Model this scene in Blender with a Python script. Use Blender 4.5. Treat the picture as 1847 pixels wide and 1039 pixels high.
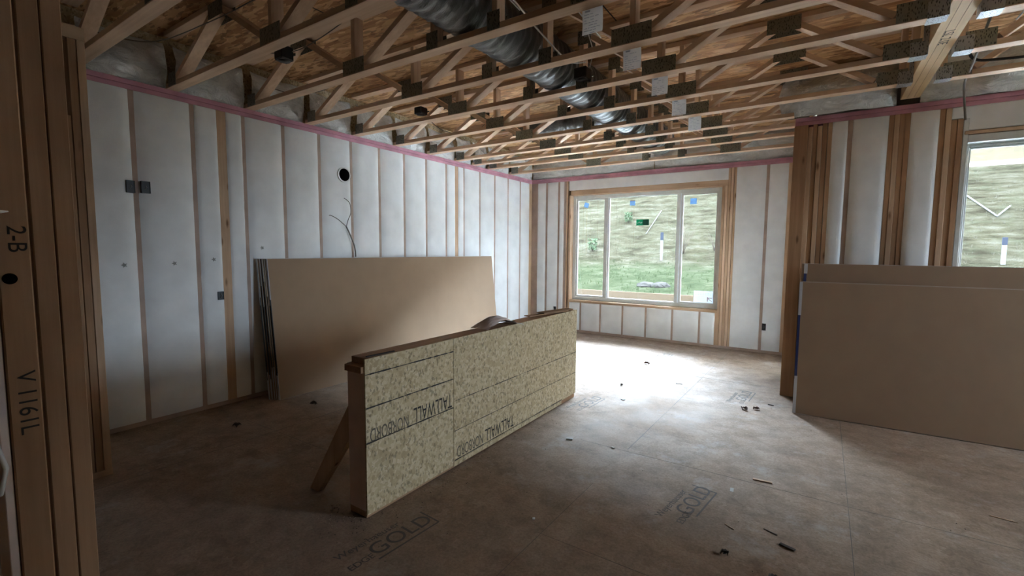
import bpy, bmesh, math, random
from mathutils import Vector, Matrix, noise
random.seed(7)
S = bpy.context.scene
C = S.collection
for o in list(bpy.data.objects): bpy.data.objects.remove(o)
IN = 0.0254

# ------------------------------------------------------------------ camera
F_PX, YAW, PITCH, ROLL = 834.208, 0.5860414, 0.0823501, 0.0076025
EYE = Vector((0, 0, 1.471))
cam = bpy.data.cameras.new('camera'); cam.sensor_width = 36.0; cam.sensor_fit = 'HORIZONTAL'
cam.lens = F_PX * 36.0 / 1847.0; cam.clip_start = 0.05; cam.clip_end = 300
co = bpy.data.objects.new('camera', cam); C.objects.link(co)
fwd = Vector((-math.sin(YAW) * math.cos(PITCH), math.cos(YAW) * math.cos(PITCH), -math.sin(PITCH)))
rt = Vector((math.cos(YAW), math.sin(YAW), 0)); up = rt.cross(fwd)
r2 = math.cos(ROLL) * rt + math.sin(ROLL) * up; u2 = -math.sin(ROLL) * rt + math.cos(ROLL) * up
m = Matrix.Identity(4)
for i in range(3):
    m[i][0] = r2[i]; m[i][1] = u2[i]; m[i][2] = -fwd[i]; m[i][3] = EYE[i]
co.matrix_world = m
S.camera = co

# ------------------------------------------------------------------ sky and daylight
SKY_DIM, SKY_GLOW = 7.0, 34.0
W = bpy.data.worlds.new('overcast_sky'); S.world = W; W.use_nodes = True
nt = W.node_tree; nt.nodes.clear()
bg = nt.nodes.new('ShaderNodeBackground'); ow = nt.nodes.new('ShaderNodeOutputWorld')
bg.inputs['Color'].default_value = (0.73, 0.92, 1.12, 1)
# overcast sky, brightest where the sun stands behind the clouds above the hill
tc = nt.nodes.new('ShaderNodeTexCoord'); dt = nt.nodes.new('ShaderNodeVectorMath'); dt.operation = 'DOT_PRODUCT'
nt.links.new(tc.outputs['Generated'], dt.inputs[0]); dt.inputs[1].default_value = Vector((-.10, .76, .64)).normalized()
mr = nt.nodes.new('ShaderNodeMapRange'); mr.interpolation_type = 'SMOOTHSTEP'; nt.links.new(dt.outputs['Value'], mr.inputs[0])
mr.inputs[1].default_value = .60; mr.inputs[2].default_value = 1.0; mr.inputs[3].default_value = SKY_DIM; mr.inputs[4].default_value = SKY_GLOW
nt.links.new(mr.outputs[0], bg.inputs['Strength'])
nt.links.new(bg.outputs[0], ow.inputs[0])
def portal(name, loc, sx, sy, rot):
    l = bpy.data.lights.new(name, 'AREA'); l.shape = 'RECTANGLE'; l.size = sx; l.size_y = sy
    l.cycles.is_portal = True
    o = bpy.data.objects.new(name, l); C.objects.link(o); o.location = loc; o.rotation_euler = rot
portal('opening_portal', (-2.515, 7.80, 1.51), 2.6, 1.95, (math.radians(-90), 0, 0))
portal('opening_portal', (1.79, 5.66, 1.84), 1.6, 1.15, (math.radians(-90), 0, 0))
portal('opening_portal', (5.16, 4.72, 1.82), 1.25, 1.15, (0, math.radians(90), 0))  # portal for the unseen opening added in the east wall
portal('opening_portal', (-.07, 6.60, 1.02), 2.0, 1.0, (0, math.radians(90), 0))  # portal for the glass door added in the return wall
S.view_settings.view_transform = 'Standard'; S.view_settings.look = 'None'
S.view_settings.gamma = 1.0; S.view_settings.use_curve_mapping = False
S.view_settings.exposure = 2.68

# ------------------------------------------------------------------ helpers
def link(o, parent=None):
    C.objects.link(o)
    if parent is not None: o.parent = parent
    return o
def tag(o, label=None, cat=None, group=None, kind=None):
    if label: o['label'] = label
    if cat: o['category'] = cat
    if group: o['group'] = group
    if kind: o['kind'] = kind
    return o
class MB:
    """collects shapes (world coordinates) and links them as one mesh object"""
    def __init__(s): s.v = []; s.f = []; s.mi = []; s.sm = []
    def add(s, vs, fs, mi=0, sm=False):
        n = len(s.v); s.v += [tuple(p) for p in vs]
        for f in fs: s.f.append([i + n for i in f]); s.mi.append(mi); s.sm.append(sm)
        return s
    def box(s, x0, x1, y0, y1, z0, z1, mi=0, ch=0.0, M=None):
        if x0 > x1: x0, x1 = x1, x0
        if y0 > y1: y0, y1 = y1, y0
        if z0 > z1: z0, z1 = z1, z0
        b = bmesh.new(); bmesh.ops.create_cube(b, size=1)
        for v in b.verts:
            v.co = Vector((x0 + (v.co.x + .5) * (x1 - x0), y0 + (v.co.y + .5) * (y1 - y0), z0 + (v.co.z + .5) * (z1 - z0)))
        if ch > 0: bmesh.ops.bevel(b, geom=b.edges[:], offset=ch, segments=1, affect='EDGES')
        if M is not None: b.transform(M)
        b.verts.index_update()
        s.add([v.co[:] for v in b.verts], [[v.index for v in f.verts] for f in b.faces], mi); b.free(); return s
    def bar(s, a, b, w, h, upv=(0, 0, 1), mi=0, ch=0.0):
        """square-cut bar from a to b, w across, h along upv"""
        a, b = Vector(a), Vector(b); d = b - a; L = d.length; d.normalize(); u = Vector(upv)
        sd = d.cross(u).normalized(); u = sd.cross(d).normalized()
        M = Matrix((( d.x, sd.x, u.x, a.x), (d.y, sd.y, u.y, a.y), (d.z, sd.z, u.z, a.z), (0, 0, 0, 1)))
        return s.box(0, L, -w / 2, w / 2, -h / 2, h / 2, mi, ch, M)
    def tube(s, pts, r, n=8, mi=0, cap=True):
        pts = [Vector(p) for p in pts]; rs = r if isinstance(r, (list, tuple)) else [r] * len(pts)
        rings = []; prev = None
        for i, p in enumerate(pts):
            t = (pts[min(i + 1, len(pts) - 1)] - pts[max(i - 1, 0)]).normalized()
            if prev is None: prev = t.orthogonal().normalized()
            prev = (prev - t * prev.dot(t)).normalized(); q = t.cross(prev)
            rings.append([p + rs[i] * (math.cos(2 * math.pi * k / n) * prev + math.sin(2 * math.pi * k / n) * q) for k in range(n)])
        vs = [v for rg in rings for v in rg]
        fs = [[i * n + k, i * n + (k + 1) % n, (i + 1) * n + (k + 1) % n, (i + 1) * n + k] for i in range(len(pts) - 1) for k in range(n)]
        if cap: fs += [list(range(n))[::-1], [(len(pts) - 1) * n + k for k in range(n)]]
        return s.add(vs, fs, mi, True)
    def grid(s, fn, nu, nv, mi=0, sm=True):
        vs = [fn(i / nu, j / nv) for j in range(nv + 1) for i in range(nu + 1)]
        fs = [[j * (nu + 1) + i, j * (nu + 1) + i + 1, (j + 1) * (nu + 1) + i + 1, (j + 1) * (nu + 1) + i] for j in range(nv) for i in range(nu)]
        return s.add(vs, fs, mi, sm)
    def build(s, name, mats, parent=None, origin=None, local=False):
        if not isinstance(mats, (list, tuple)): mats = [mats]
        base = Vector((0, 0, 0)); p_ = parent
        while p_ is not None and not local: base += Vector(p_.location); p_ = p_.parent
        if origin is not None: base = Vector(origin)
        me = bpy.data.meshes.new(name)
        me.from_pydata([tuple(Vector(p) - base) for p in s.v], [], s.f)
        for mm in mats: me.materials.append(mm)
        for p, mi, sm in zip(me.polygons, s.mi, s.sm): p.material_index = mi; p.use_smooth = sm
        me.validate(); me.update()
        o = bpy.data.objects.new(name, me); link(o, parent)
        if origin is not None and parent is None: o.location = base
        return o
BASES = {}
def empty(name, loc=(0, 0, 0)):
    o = bpy.data.objects.new(name, None); o.location = loc; o.empty_display_size = .1; link(o)
    bpy.context.view_layer.update()
    return o
def letters(name, body, size, mat, M, parent, ext=0.0002, align='CENTER', fit=None):
    cu = bpy.data.curves.new(name, 'FONT'); cu.body = body; cu.size = size; cu.extrude = ext
    cu.align_x = align; cu.align_y = 'CENTER'
    t = bpy.data.objects.new(name + '_tmp', cu); C.objects.link(t); bpy.context.view_layer.update()
    me = bpy.data.meshes.new_from_object(t); bpy.data.objects.remove(t); me.name = name
    if fit:
        xs = [v.co.x for v in me.vertices]; me.transform(Matrix.Diagonal((fit / (max(xs) - min(xs)), 1, 1, 1)))
    bb = Vector((0, 0, 0)); p_ = parent
    while p_ is not None: bb += Vector(p_.location); p_ = p_.parent
    base = Matrix.Translation(-bb)
    me.transform(base @ M); me.materials.clear(); me.materials.append(mat)
    o = bpy.data.objects.new(name, me); return link(o, parent)

# ------------------------------------------------------------------ materials
def mat(name, rough=.7, metal=0.0):
    mm = bpy.data.materials.new(name); mm.use_nodes = True; n = mm.node_tree
    b = n.nodes['Principled BSDF']; b.inputs['Roughness'].default_value = rough; b.inputs['Metallic'].default_value = metal
    return mm, n, b
def nd(n, t, **kw):
    x = n.nodes.new(t)
    for k, v in kw.items():
        if k in x.inputs: x.inputs[k].default_value = v
        else: setattr(x, k, v)
    return x
def ramp(n, src, stops):
    r = n.nodes.new('ShaderNodeValToRGB'); e = r.color_ramp.elements
    while len(e) < len(stops): e.new(.5)
    for k, (p, c) in enumerate(stops): e[k].position = p; e[k].color = (*c, 1)
    n.links.new(src, r.inputs[0]); return r
def coords(n, scale=(1, 1, 1), rot=(0, 0, 0), geo=False):
    if geo: t = n.nodes.new('ShaderNodeNewGeometry'); out = t.outputs['Position']
    else: t = n.nodes.new('ShaderNodeTexCoord'); out = t.outputs['Object']
    mp = n.nodes.new('ShaderNodeMapping'); mp.inputs['Scale'].default_value = scale; mp.inputs['Rotation'].default_value = rot
    n.links.new(out, mp.inputs['Vector']); return mp.outputs[0]
def bump(n, b, src, st, dist=.01):
    x = nd(n, 'ShaderNodeBump', Strength=st, Distance=dist); n.links.new(src, x.inputs['Height']); n.links.new(x.outputs[0], b.inputs['Normal'])
def mix(n, fac, a, bb, mode='MIX'):
    x = n.nodes.new('ShaderNodeMix'); x.data_type = 'RGBA'; x.blend_type = mode
    for sck, val in ((x.inputs[0], fac), (x.inputs[6], a), (x.inputs[7], bb)):
        if hasattr(val, 'links') or hasattr(val, 'is_linked'): n.links.new(val, sck)
        elif isinstance(val, tuple): sck.default_value = (*val, 1)
        else: sck.default_value = val
    return x.outputs[2]
def wood(name, axis, c0, c1, dark=(.18, .09, .04), knots=True):
    mm, n, b = mat(name, .75)
    sc = [26, 26, 26]; sc['xyz'.index(axis)] = 1.3
    v = coords(n, tuple(sc), geo=True)
    a = nd(n, 'ShaderNodeTexNoise', Scale=1.0, Detail=5.0, Roughness=.6); n.links.new(v, a.inputs['Vector'])
    r = ramp(n, a.outputs[0], [(.3, c0), (.7, c1)])
    v2 = coords(n, (.9, .9, .9), geo=True)
    big = nd(n, 'ShaderNodeTexNoise', Scale=1.6, Detail=3.0); n.links.new(v2, big.inputs['Vector'])
    r2_ = ramp(n, big.outputs[0], [(.35, (.78, .70, .64)), (.65, (1.08, 1.02, .98))])
    col = mix(n, 1.0, r.outputs[0], r2_.outputs[0], 'MULTIPLY')
    if knots:
        sk = [9, 9, 9]; sk['xyz'.index(axis)] = 2.6
        vk = nd(n, 'ShaderNodeTexVoronoi', Scale=1.0); n.links.new(coords(n, tuple(sk), geo=True), vk.inputs['Vector'])
        rk = ramp(n, vk.outputs['Distance'], [(.05, (1, 1, 1)), (.14, (0, 0, 0))])
        col = mix(n, rk.outputs[0], col, dark)
    n.links.new(col, b.inputs['Base Color']); bump(n, b, a.outputs[0], .25, .003)
    return mm
WC0, WC1 = (.50, .345, .22), (.66, .49, .34)
WOOD = {a: wood('lumber_' + a, a, WC0, WC1) for a in 'xyz'}
TRW = {a: wood('truss_lumber_' + a, a, (.66, .48, .34), (.84, .67, .50), knots=False) for a in 'xyz'}
DKW = {a: wood('dark_lumber_' + a, a, (.34, .205, .11), (.47, .30, .175)) for a in 'xyz'}
def osb(name, c0, c1, c2, sc=1.0, rough=.85, fleck=.55):
    """strand board: layered long wafers lying at different angles"""
    mm, n, b = mat(name, rough); col = None; hs = None
    for k, (rx, ry, rz) in enumerate(((.5, .6, .3), (-.7, .4, 1.3), (.9, -.5, 2.2), (-.3, -.9, 2.9))):
        v = coords(n, (12 * sc, 46 * sc, 46 * sc), (rx, ry, rz), geo=True)
        w = nd(n, 'ShaderNodeTexNoise', Scale=.6, Detail=2.0); n.links.new(v, w.inputs['Vector'])
        add = n.nodes.new('ShaderNodeVectorMath'); add.operation = 'MULTIPLY_ADD'; n.links.new(w.outputs['Color'], add.inputs[0])
        add.inputs[1].default_value = (1.4, 1.4, 1.4); n.links.new(v, add.inputs[2])
        vo = nd(n, 'ShaderNodeTexVoronoi', Scale=1.0); n.links.new(add.outputs[0], vo.inputs['Vector'])
        sep = n.nodes.new('ShaderNodeSeparateColor'); n.links.new(vo.outputs['Color'], sep.inputs[0])
        cc = ramp(n, sep.outputs[0], [(0, c0), (.5, c1), (1, c2)]).outputs[0]
        if col is None: col = cc; hs = sep.outputs[0]
        else:
            pick = ramp(n, sep.outputs[1], [(.60, (0, 0, 0)), (.64, (1, 1, 1))]).outputs[0]; col = mix(n, pick, col, cc)
    f = nd(n, 'ShaderNodeTexVoronoi', Scale=1.0); n.links.new(coords(n, (26 * sc, 90 * sc, 60 * sc), (0.5, .3, .7), geo=True), f.inputs['Vector'])
    sp = n.nodes.new('ShaderNodeSeparateColor'); n.links.new(f.outputs['Color'], sp.inputs[0])
    fr = ramp(n, sp.outputs[0], [(.86, (0, 0, 0)), (.89, (fleck,) * 3)])
    col = mix(n, fr.outputs[0], col, tuple(x * .35 for x in c0))
    n.links.new(col, b.inputs['Base Color']); bump(n, b, hs, .2, .003)
    return mm
OSB_WALL = osb('osb_sheathing', (.43, .32, .18), (.54, .425, .25), (.64, .53, .35), 1.0)
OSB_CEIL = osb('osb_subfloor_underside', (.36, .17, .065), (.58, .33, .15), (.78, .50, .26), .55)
def floor_mat():
    mm, n, b = mat('dusty_subfloor', .8); b.inputs['Specular IOR Level'].default_value = .3
    p = coords(n, geo=True)
    def noise_(s, d=6.0, r=.6, sc=None):
        x = nd(n, 'ShaderNodeTexNoise', Scale=s, Detail=d, Roughness=r); n.links.new(coords(n, sc, geo=True) if sc else p, x.inputs['Vector']); return x.outputs[0]
    vo = nd(n, 'ShaderNodeTexVoronoi', Scale=22.0); 
    w = nd(n, 'ShaderNodeTexNoise', Scale=14.0, Detail=2.0); n.links.new(p, w.inputs['Vector'])
    ad = n.nodes.new('ShaderNodeVectorMath'); ad.operation = 'MULTIPLY_ADD'; n.links.new(w.outputs['Color'], ad.inputs[0]); ad.inputs[1].default_value = (.12, .12, .12); n.links.new(p, ad.inputs[2])
    n.links.new(ad.outputs[0], vo.inputs['Vector'])
    sep = n.nodes.new('ShaderNodeSeparateColor'); n.links.new(vo.outputs['Color'], sep.inputs[0])
    base = ramp(n, sep.outputs[0], [(0, (.245, .165, .108)), (.5, (.285, .198, .135)), (1, (.325, .235, .168))]).outputs[0]
    big = ramp(n, noise_(1.1, 7.0), [(.35, (0, 0, 0)), (.7, (1, 1, 1))]).outputs[0]
    col = mix(n, big, base, (.30, .225, .168))
    mid = ramp(n, noise_(5.0, 8.0, .7), [(.32, (.66, .62, .58)), (.62, (1.08, 1.07, 1.06))]).outputs[0]
    col = mix(n, 1.0, col, mid, 'MULTIPLY')
    fine = ramp(n, noise_(70.0, 4.0, .7), [(.3, (.72, .70, .67)), (.6, (1.04, 1.04, 1.04))]).outputs[0]
    col = mix(n, 1.0, col, fine, 'MULTIPLY')
    # trodden pale dust
    du = ramp(n, noise_(2.7, 9.0, .75), [(.55, (0, 0, 0)), (.68, (.55, .55, .55))]).outputs[0]
    col = mix(n, du, col, (.38, .34, .30))
    n.links.new(col, b.inputs['Base Color'])
    n.links.new(ramp(n, noise_(3.0), [(.3, (.66, .66, .66)), (.7, (.88, .88, .88))]).outputs[0], b.inputs['Roughness'])
    bump(n, b, noise_(26.0, 6.0, .7), .35, .004)
    return mm
FLOOR = floor_mat()
def fabric(name, c, sc=300, rough=.85, var=.06):
    mm, n, b = mat(name, rough)
    a = nd(n, 'ShaderNodeTexNoise', Scale=sc, Detail=2.0); n.links.new(coords(n, geo=True), a.inputs['Vector'])
    g = nd(n, 'ShaderNodeTexNoise', Scale=5.0, Detail=5.0); n.links.new(coords(n, geo=True), g.inputs['Vector'])
    r = ramp(n, g.outputs[0], [(.3, tuple(x * (1 - var) for x in c)), (.7, tuple(min(1, x * (1 + var)) for x in c))])
    n.links.new(r.outputs[0], b.inputs['Base Color']); bump(n, b, a.outputs[0], .25, .003); return mm
NET = fabric('insulation_netting', (.80, .805, .80))
NET_HOLE = fabric('netting_hole', (.30, .29, .27))
PINK = fabric('pink_sealed_plate', (.56, .27, .34), 60, .75, .22)
PINKW = fabric('pink_stained_stud', (.43, .315, .255), 60, .75, .15)
def plain(name, c, rough=.6, metal=0.0, spec=None):
    mm, n, b = mat(name, rough, metal)
    g = nd(n, 'ShaderNodeTexNoise', Scale=9.0, Detail=4.0); n.links.new(coords(n, geo=True), g.inputs['Vector'])
    r = ramp(n, g.outputs[0], [(.3, tuple(x * .92 for x in c)), (.7, tuple(min(1, x * 1.06) for x in c))])
    n.links.new(r.outputs[0], b.inputs['Base Color'])
    if spec is not None: b.inputs['Specular IOR Level'].default_value = spec
    return mm
PAPER_BROWN = fabric('drywall_backing_paper', (.30, .203, .128), 500, .9, .04)
GYP = plain('gypsum_edge', (.74, .73, .70), .9)
TAPE = plain('dark_end_tape', (.022, .028, .03), .4)
TAPE_BLUE = plain('blue_end_tape', (.03, .045, .14), .4)
TAPE_PALE = plain('pale_end_tape', (.52, .53, .55), .5)
BLACK = plain('black_plastic', (.008, .008, .009), .45)
DARKHOLE = plain('dark_hole', (.004, .004, .004), .95, 0, 0)
WHITE_CABLE = plain('white_cable_jacket', (.72, .72, .70), .4)
GREY_CABLE = plain('grey_cable_jacket', (.16, .14, .12), .6)
VINYL = plain('vinyl_window_frame', (.62, .63, .60), .35)
VINYL_EDGE = plain('vinyl_sash_edge', (.80, .86, .90), .3)
WHITE = plain('white_paper', (.74, .76, .80), .8)
INK = plain('black_stamp_ink', (.03, .024, .02), .8)
INK_GREY = plain('faded_stamp_ink', (.13, .105, .075), .85)
INK_FLOOR = plain('worn_floor_stamp_ink', (.09, .075, .062), .8)
BLUE_ST = plain('pale_blue_sticker', (.28, .42, .62), .6)
GREEN_ST = plain('green_sticker', (.02, .26, .16), .6)
GREEN_DK = plain('dark_green_print', (.01, .09, .06), .6)
BROWN_PR = plain('brown_print', (.30, .17, .13), .6)
GREY_PR = plain('grey_print', (.42, .46, .55), .7)
def plate_mat(name='galvanized_truss_plate', c=(.27, .27, .225)):
    mm, n, b = mat(name, .5, .45)
    v = nd(n, 'ShaderNodeTexVoronoi', Scale=1.0); n.links.new(coords(n, (130, 130, 42), geo=True), v.inputs['Vector'])
    r = ramp(n, v.outputs['Distance'], [(.22, tuple(x * .2 for x in c)), (.42, c)])
    n.links.new(r.outputs[0], b.inputs['Base Color']); return mm
PLATE = plate_mat(); HANGER = plate_mat('galvanized_joist_hanger', (.42, .43, .44))
def sheet_mat(name, c):
    mm, n, b = mat(name, .8); b.inputs['Base Color'].default_value = (*c, 1)
    t = n.nodes.new('ShaderNodeBsdfTranslucent'); t.inputs['Color'].default_value = (*c, 1)
    mx = n.nodes.new('ShaderNodeMixShader'); mx.inputs[0].default_value = .5
    o = n.nodes['Material Output']; n.links.new(b.outputs[0], mx.inputs[1]); n.links.new(t.outputs[0], mx.inputs[2]); n.links.new(mx.outputs[0], o.inputs['Surface'])
    return mm
WHITE = sheet_mat('white_paper_sheet', (.78, .79, .82)); BLUE_ST = sheet_mat('pale_blue_sticker_film', (.24, .34, .44)); GREEN_ST = sheet_mat('green_label_film', (.02, .22, .13)); NOTICE = sheet_mat('window_notice_paper', (.52, .54, .58))
def poly_mat():
    mm, n, b = mat('poly_wrapped_insulation', .2)
    a = nd(n, 'ShaderNodeTexNoise', Scale=7.0, Detail=6.0, Roughness=.65, Distortion=1.4); n.links.new(coords(n, (1, 1, 1.8), geo=True), a.inputs['Vector'])
    r = ramp(n, a.outputs[0], [(.3, (.70, .71, .69)), (.7, (.90, .92, .91))]); n.links.new(r.outputs[0], b.inputs['Base Color'])
    b.inputs['Specular IOR Level'].default_value = .9; b.inputs['Coat Weight'].default_value = .5; b.inputs['Coat Roughness'].default_value = .15
    bump(n, b, a.outputs[0], 1.0, .06); return mm
POLY = poly_mat()
def duct_mat():
    mm, n, b = mat('black_flex_duct_jacket', .28)
    a = nd(n, 'ShaderNodeTexNoise', Scale=1.0, Detail=5.0, Roughness=.7, Distortion=.8); n.links.new(coords(n, (14, 60, 14), (0.2, 0, .5), geo=True), a.inputs['Vector'])
    r = ramp(n, a.outputs[0], [(.35, (.02, .022, .024)), (.75, (.075, .085, .09))]); n.links.new(r.outputs[0], b.inputs['Base Color'])
    b.inputs['Specular IOR Level'].default_value = 1.0; b.inputs['Coat Weight'].default_value = .8; b.inputs['Coat Roughness'].default_value = .3
    bump(n, b, a.outputs[0], 1.0, .04); return mm
DUCT = duct_mat()
def glass_mat():
    mm = bpy.data.materials.new('window_glass'); mm.use_nodes = True; n = mm.node_tree; n.nodes.clear()
    t = nd(n, 'ShaderNodeBsdfTransparent', Color=(.95, .95, .95, 1)); g = nd(n, 'ShaderNodeBsdfGlossy', Roughness=.02)
    fr = nd(n, 'ShaderNodeFresnel', IOR=1.45); mx = n.nodes.new('ShaderNodeMixShader'); o = n.nodes.new('ShaderNodeOutputMaterial')
    n.links.new(fr.outputs[0], mx.inputs[0]); n.links.new(t.outputs[0], mx.inputs[1]); n.links.new(g.outputs[0], mx.inputs[2]); n.links.new(mx.outputs[0], o.inputs[0])
    return mm
GLASS = glass_mat()
def hill_mat():
    mm, n, b = mat('hillside_turf', 1.0); b.inputs['Specular IOR Level'].default_value = 0
    g1 = nd(n, 'ShaderNodeTexNoise', Scale=1.0, Detail=9.0, Roughness=.72); n.links.new(coords(n, (.9, 1.2, 5.2), geo=True), g1.inputs['Vector'])
    straw = ramp(n, g1.outputs[0], [(.34, (.010, .0085, .0058)), (.5, (.0235, .021, .0135)), (.68, (.040, .0365, .027))]).outputs[0]
    g2 = nd(n, 'ShaderNodeTexNoise', Scale=1.0, Detail=9.0, Roughness=.75); n.links.new(coords(n, (1.6, 1.6, 3), geo=True), g2.inputs['Vector'])
    green = ramp(n, g2.outputs[0], [(.32, (.008, .0105, .0055)), (.52, (.0175, .020, .011)), (.7, (.030, .030, .020))]).outputs[0]
    pos = n.nodes.new('ShaderNodeNewGeometry'); sp = n.nodes.new('ShaderNodeSeparateXYZ'); n.links.new(pos.outputs['Position'], sp.inputs[0])
    j = n.nodes.new('ShaderNodeMath'); j.operation = 'MULTIPLY_ADD'; n.links.new(g1.outputs[0], j.inputs[0]); j.inputs[1].default_value = .9; n.links.new(sp.outputs['Z'], j.inputs[2])
    f = nd(n, 'ShaderNodeMapRange'); n.links.new(j.outputs[0], f.inputs[0]); f.inputs[1].default_value = 1.15; f.inputs[2].default_value = 1.55
    col = mix(n, f.outputs[0], green, straw)
    patch = ramp(n, g2.outputs[0], [(.5, (0, 0, 0)), (.66, (.5, .5, .5))]).outputs[0]
    col = mix(n, patch, col, green)
    n.links.new(col, b.inputs['Base Color']); bump(n, b, g2.outputs[0], 1.0, .25); return mm
HILL = hill_mat()
SHRUB = plain('shrub_leaves', (.028, .040, .022), 1, 0, 0)
TWIG = plain('bare_twigs', (.050, .040, .032), 1, 0, 0)
ROCK = plain('grey_rock', (.022, .020, .018), 1, 0, 0)
STAKE = plain('white_stake', (.7, .72, .72), .6)
STAKE2 = plain('dimmed_stake', (.085, .088, .09), .9, 0, 0)  # white stake and hose colour darkened so daylight does not clip it
SOFFIT = plain('painted_soffit', (.20, .175, .135), .8, 0, 0)
SIDING = plain('tan_siding', (.36, .34, .29), .8)
DIRT = plain('dark_debris', (.06, .045, .035), .95)
CHIP = plain('white_gypsum_crumb', (.72, .72, .70), .9)

# ------------------------------------------------------------------ room dimensions
XL, YF, YR, H = -4.578, 7.555, 5.433, 2.777     # left wall face, far wall face, right nook wall face, plate height
XE, YB, TOP = 5.0, -2.6, 3.235
T2 = 1.5 * IN; D6 = 5.5 * IN; D4 = 3.5 * IN
def stud(parent, x0, x1, y0, y1, z0, z1, m_=None, name='stud'):
    return MB().box(x0, x1, y0, y1, z0, z1, 0, .002).build(name, m_ or WOOD['z'], parent)
def bay(parent, axis, plane, sgn, a0, a1, z0, z1, b=.016, seed=0, hole=None, over=.007, name='insulation_panel'):
    """netted insulation pillow between two studs; axis = direction along wall, sgn = towards the room"""
    q = MB(); a0 -= over; a1 += over
    def fn(u, v_):
        a = a0 + u * (a1 - a0); z = z0 + v_ * (z1 - z0)
        e = (1 - abs(2 * u - 1) ** 3.2); ez = 1 - abs(2 * v_ - 1) ** 24
        w = noise.noise(Vector((a * 3 + seed, z * 1.1, seed * 1.7))) * .006 + noise.noise(Vector((a * 9, z * 9 + seed, 3))) * .0015
        ja = noise.noise(Vector((seed, z * 9, u * 4))) * .004 * (1 if u in (0, 1) else 0)
        d = .002 + (b + w) * max(e, 0) * max(ez, 0)
        if u in (0, 1): d = -.006
        p = plane + sgn * d
        return (a + ja, p, z) if axis == 'x' else (p, a + ja, z)
    q.grid(fn, 10, 44)
    if hole:
        ha, hz = hole; pp = plane + sgn * (b + .006)
        pts = [(math.cos(t) * r, math.sin(t) * r) for t, r in [(i * math.pi / 5, .022 if i % 2 else .010) for i in range(10)]]
        vs = [((ha + p, pp, hz + q_) if axis == 'x' else (pp, ha + p, hz + q_)) for p, q_ in pts]
        q.add(vs, [list(range(10))], 1)
    return q.build(name, [NET, NET_HOLE], parent)

# ------------------------------------------------------------------ floor and ceiling
fl = empty('floor'); tag(fl, kind='structure')
def floor_fn(u, v_):
    return (XL - .14 + u * (XE + .14 - XL), YB + v_ * (YF + .14 - YB), 0)
f = MB(); f.box(XL - .14, XE + .1, YB - .1, YR + .14, -.25, 0); f.box(XL - .14, -.12, YR + .14, YF + .14, -.25, 0)
f.build('subfloor_panels', FLOOR, fl)
seam = MB()
def fseam(xa, ya, xb, yb, w=.004):
    n_ = 14
    for i in range(n_):
        if random.random() < .12: continue
        t0, t1 = i / n_, (i + 1) / n_
        seam.bar((xa + (xb - xa) * t0, ya + (yb - ya) * t0, .0003), (xa + (xb - xa) * t1, ya + (yb - ya) * t1, .0003), w * random.uniform(.5, 1.1), .0006)
fseam(-1.19, -1.0, -1.04, 7.5); fseam(.19, -1, .22, 5.3, .003); fseam(-3.6, -1, -3.55, 7.5, .003); fseam(-4.5, 1.95, -2.3, 1.99, .003)
fseam(-1.16, 2.0, 4, 2.02, .003); fseam(-1.9, 3.21, 4, 3.25, .003); fseam(-4.5, 5.63, .3, 5.66, .003); fseam(-4.5, 4.4, -2.3, 4.42, .003); fseam(-2.2,.78,3,.8,.003)
seam.build('seam', INK_FLOOR, fl)
def floor_stamp(x, y, ang, L=.40, strength=None):
    M = Matrix.Translation((x, y, .0005)) @ Matrix.Rotation(ang, 4, 'Z')
    q = MB()
    for (a, b) in (((-L * .22, -.075), (L * .62, -.075)), ((L * .62, -.075), (L * .62, .075))):
        q.bar(M @ Vector((*a, 0)), M @ Vector((*b, 0)), .009, .0004)
    q.build('stamp_border', INK_FLOOR, fl)
    letters('stamp', 'GOLD', .135, INK_FLOOR, M @ Matrix.Translation((L * .2, -.005, .0002)), fl)
    letters('stamp', 'EDGE', .055, INK_FLOOR, M @ Matrix.Translation((-L * .36, -.03, .0002)), fl)
    letters('stamp', 'Weyerhaeuser', .062, INK_FLOOR, M @ Matrix.Translation((-L * .10, .085, .0002)), fl)
floor_stamp(-.56, 2.72, math.radians(82)); floor_stamp(-1.74, 1.50, math.radians(86), .46)
floor_stamp(-1.80, 4.02, math.radians(86)); floor_stamp(-.58, 5.10, math.radians(86)); floor_stamp(-1.76, 6.42, math.radians(86))

ce = empty('ceiling', (0, 0, TOP)); tag(ce, kind='structure')
MB().box(XL - .14, XE + .1, YB - .1, YR + .14, TOP, TOP + .02).box(XL - .14, -.1, YR + .14, YF + .14, TOP, TOP + .02).build('subfloor_underside', OSB_CEIL, ce)
q = MB()
for y in [1.17, 2.38, 3.60, 4.82, 6.05]: q.box(XL, -.2 if y > YR else XE, y - .004, y + .004, TOP - .003, TOP - .0002)
for x, ya, yb in [(-3.2, 1.2, 2.38), (-1.4, 2.38, 3.6), (-3.9, 3.6, 4.8), (-2.6, 4.8, 6.05), (-.3, 1.2, 2.4), (1.0, 2.4, 3.6)]: q.box(x - .004, x + .004, ya, yb, TOP - .003, TOP - .0002)
q.build('seam', INK, ce)

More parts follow.
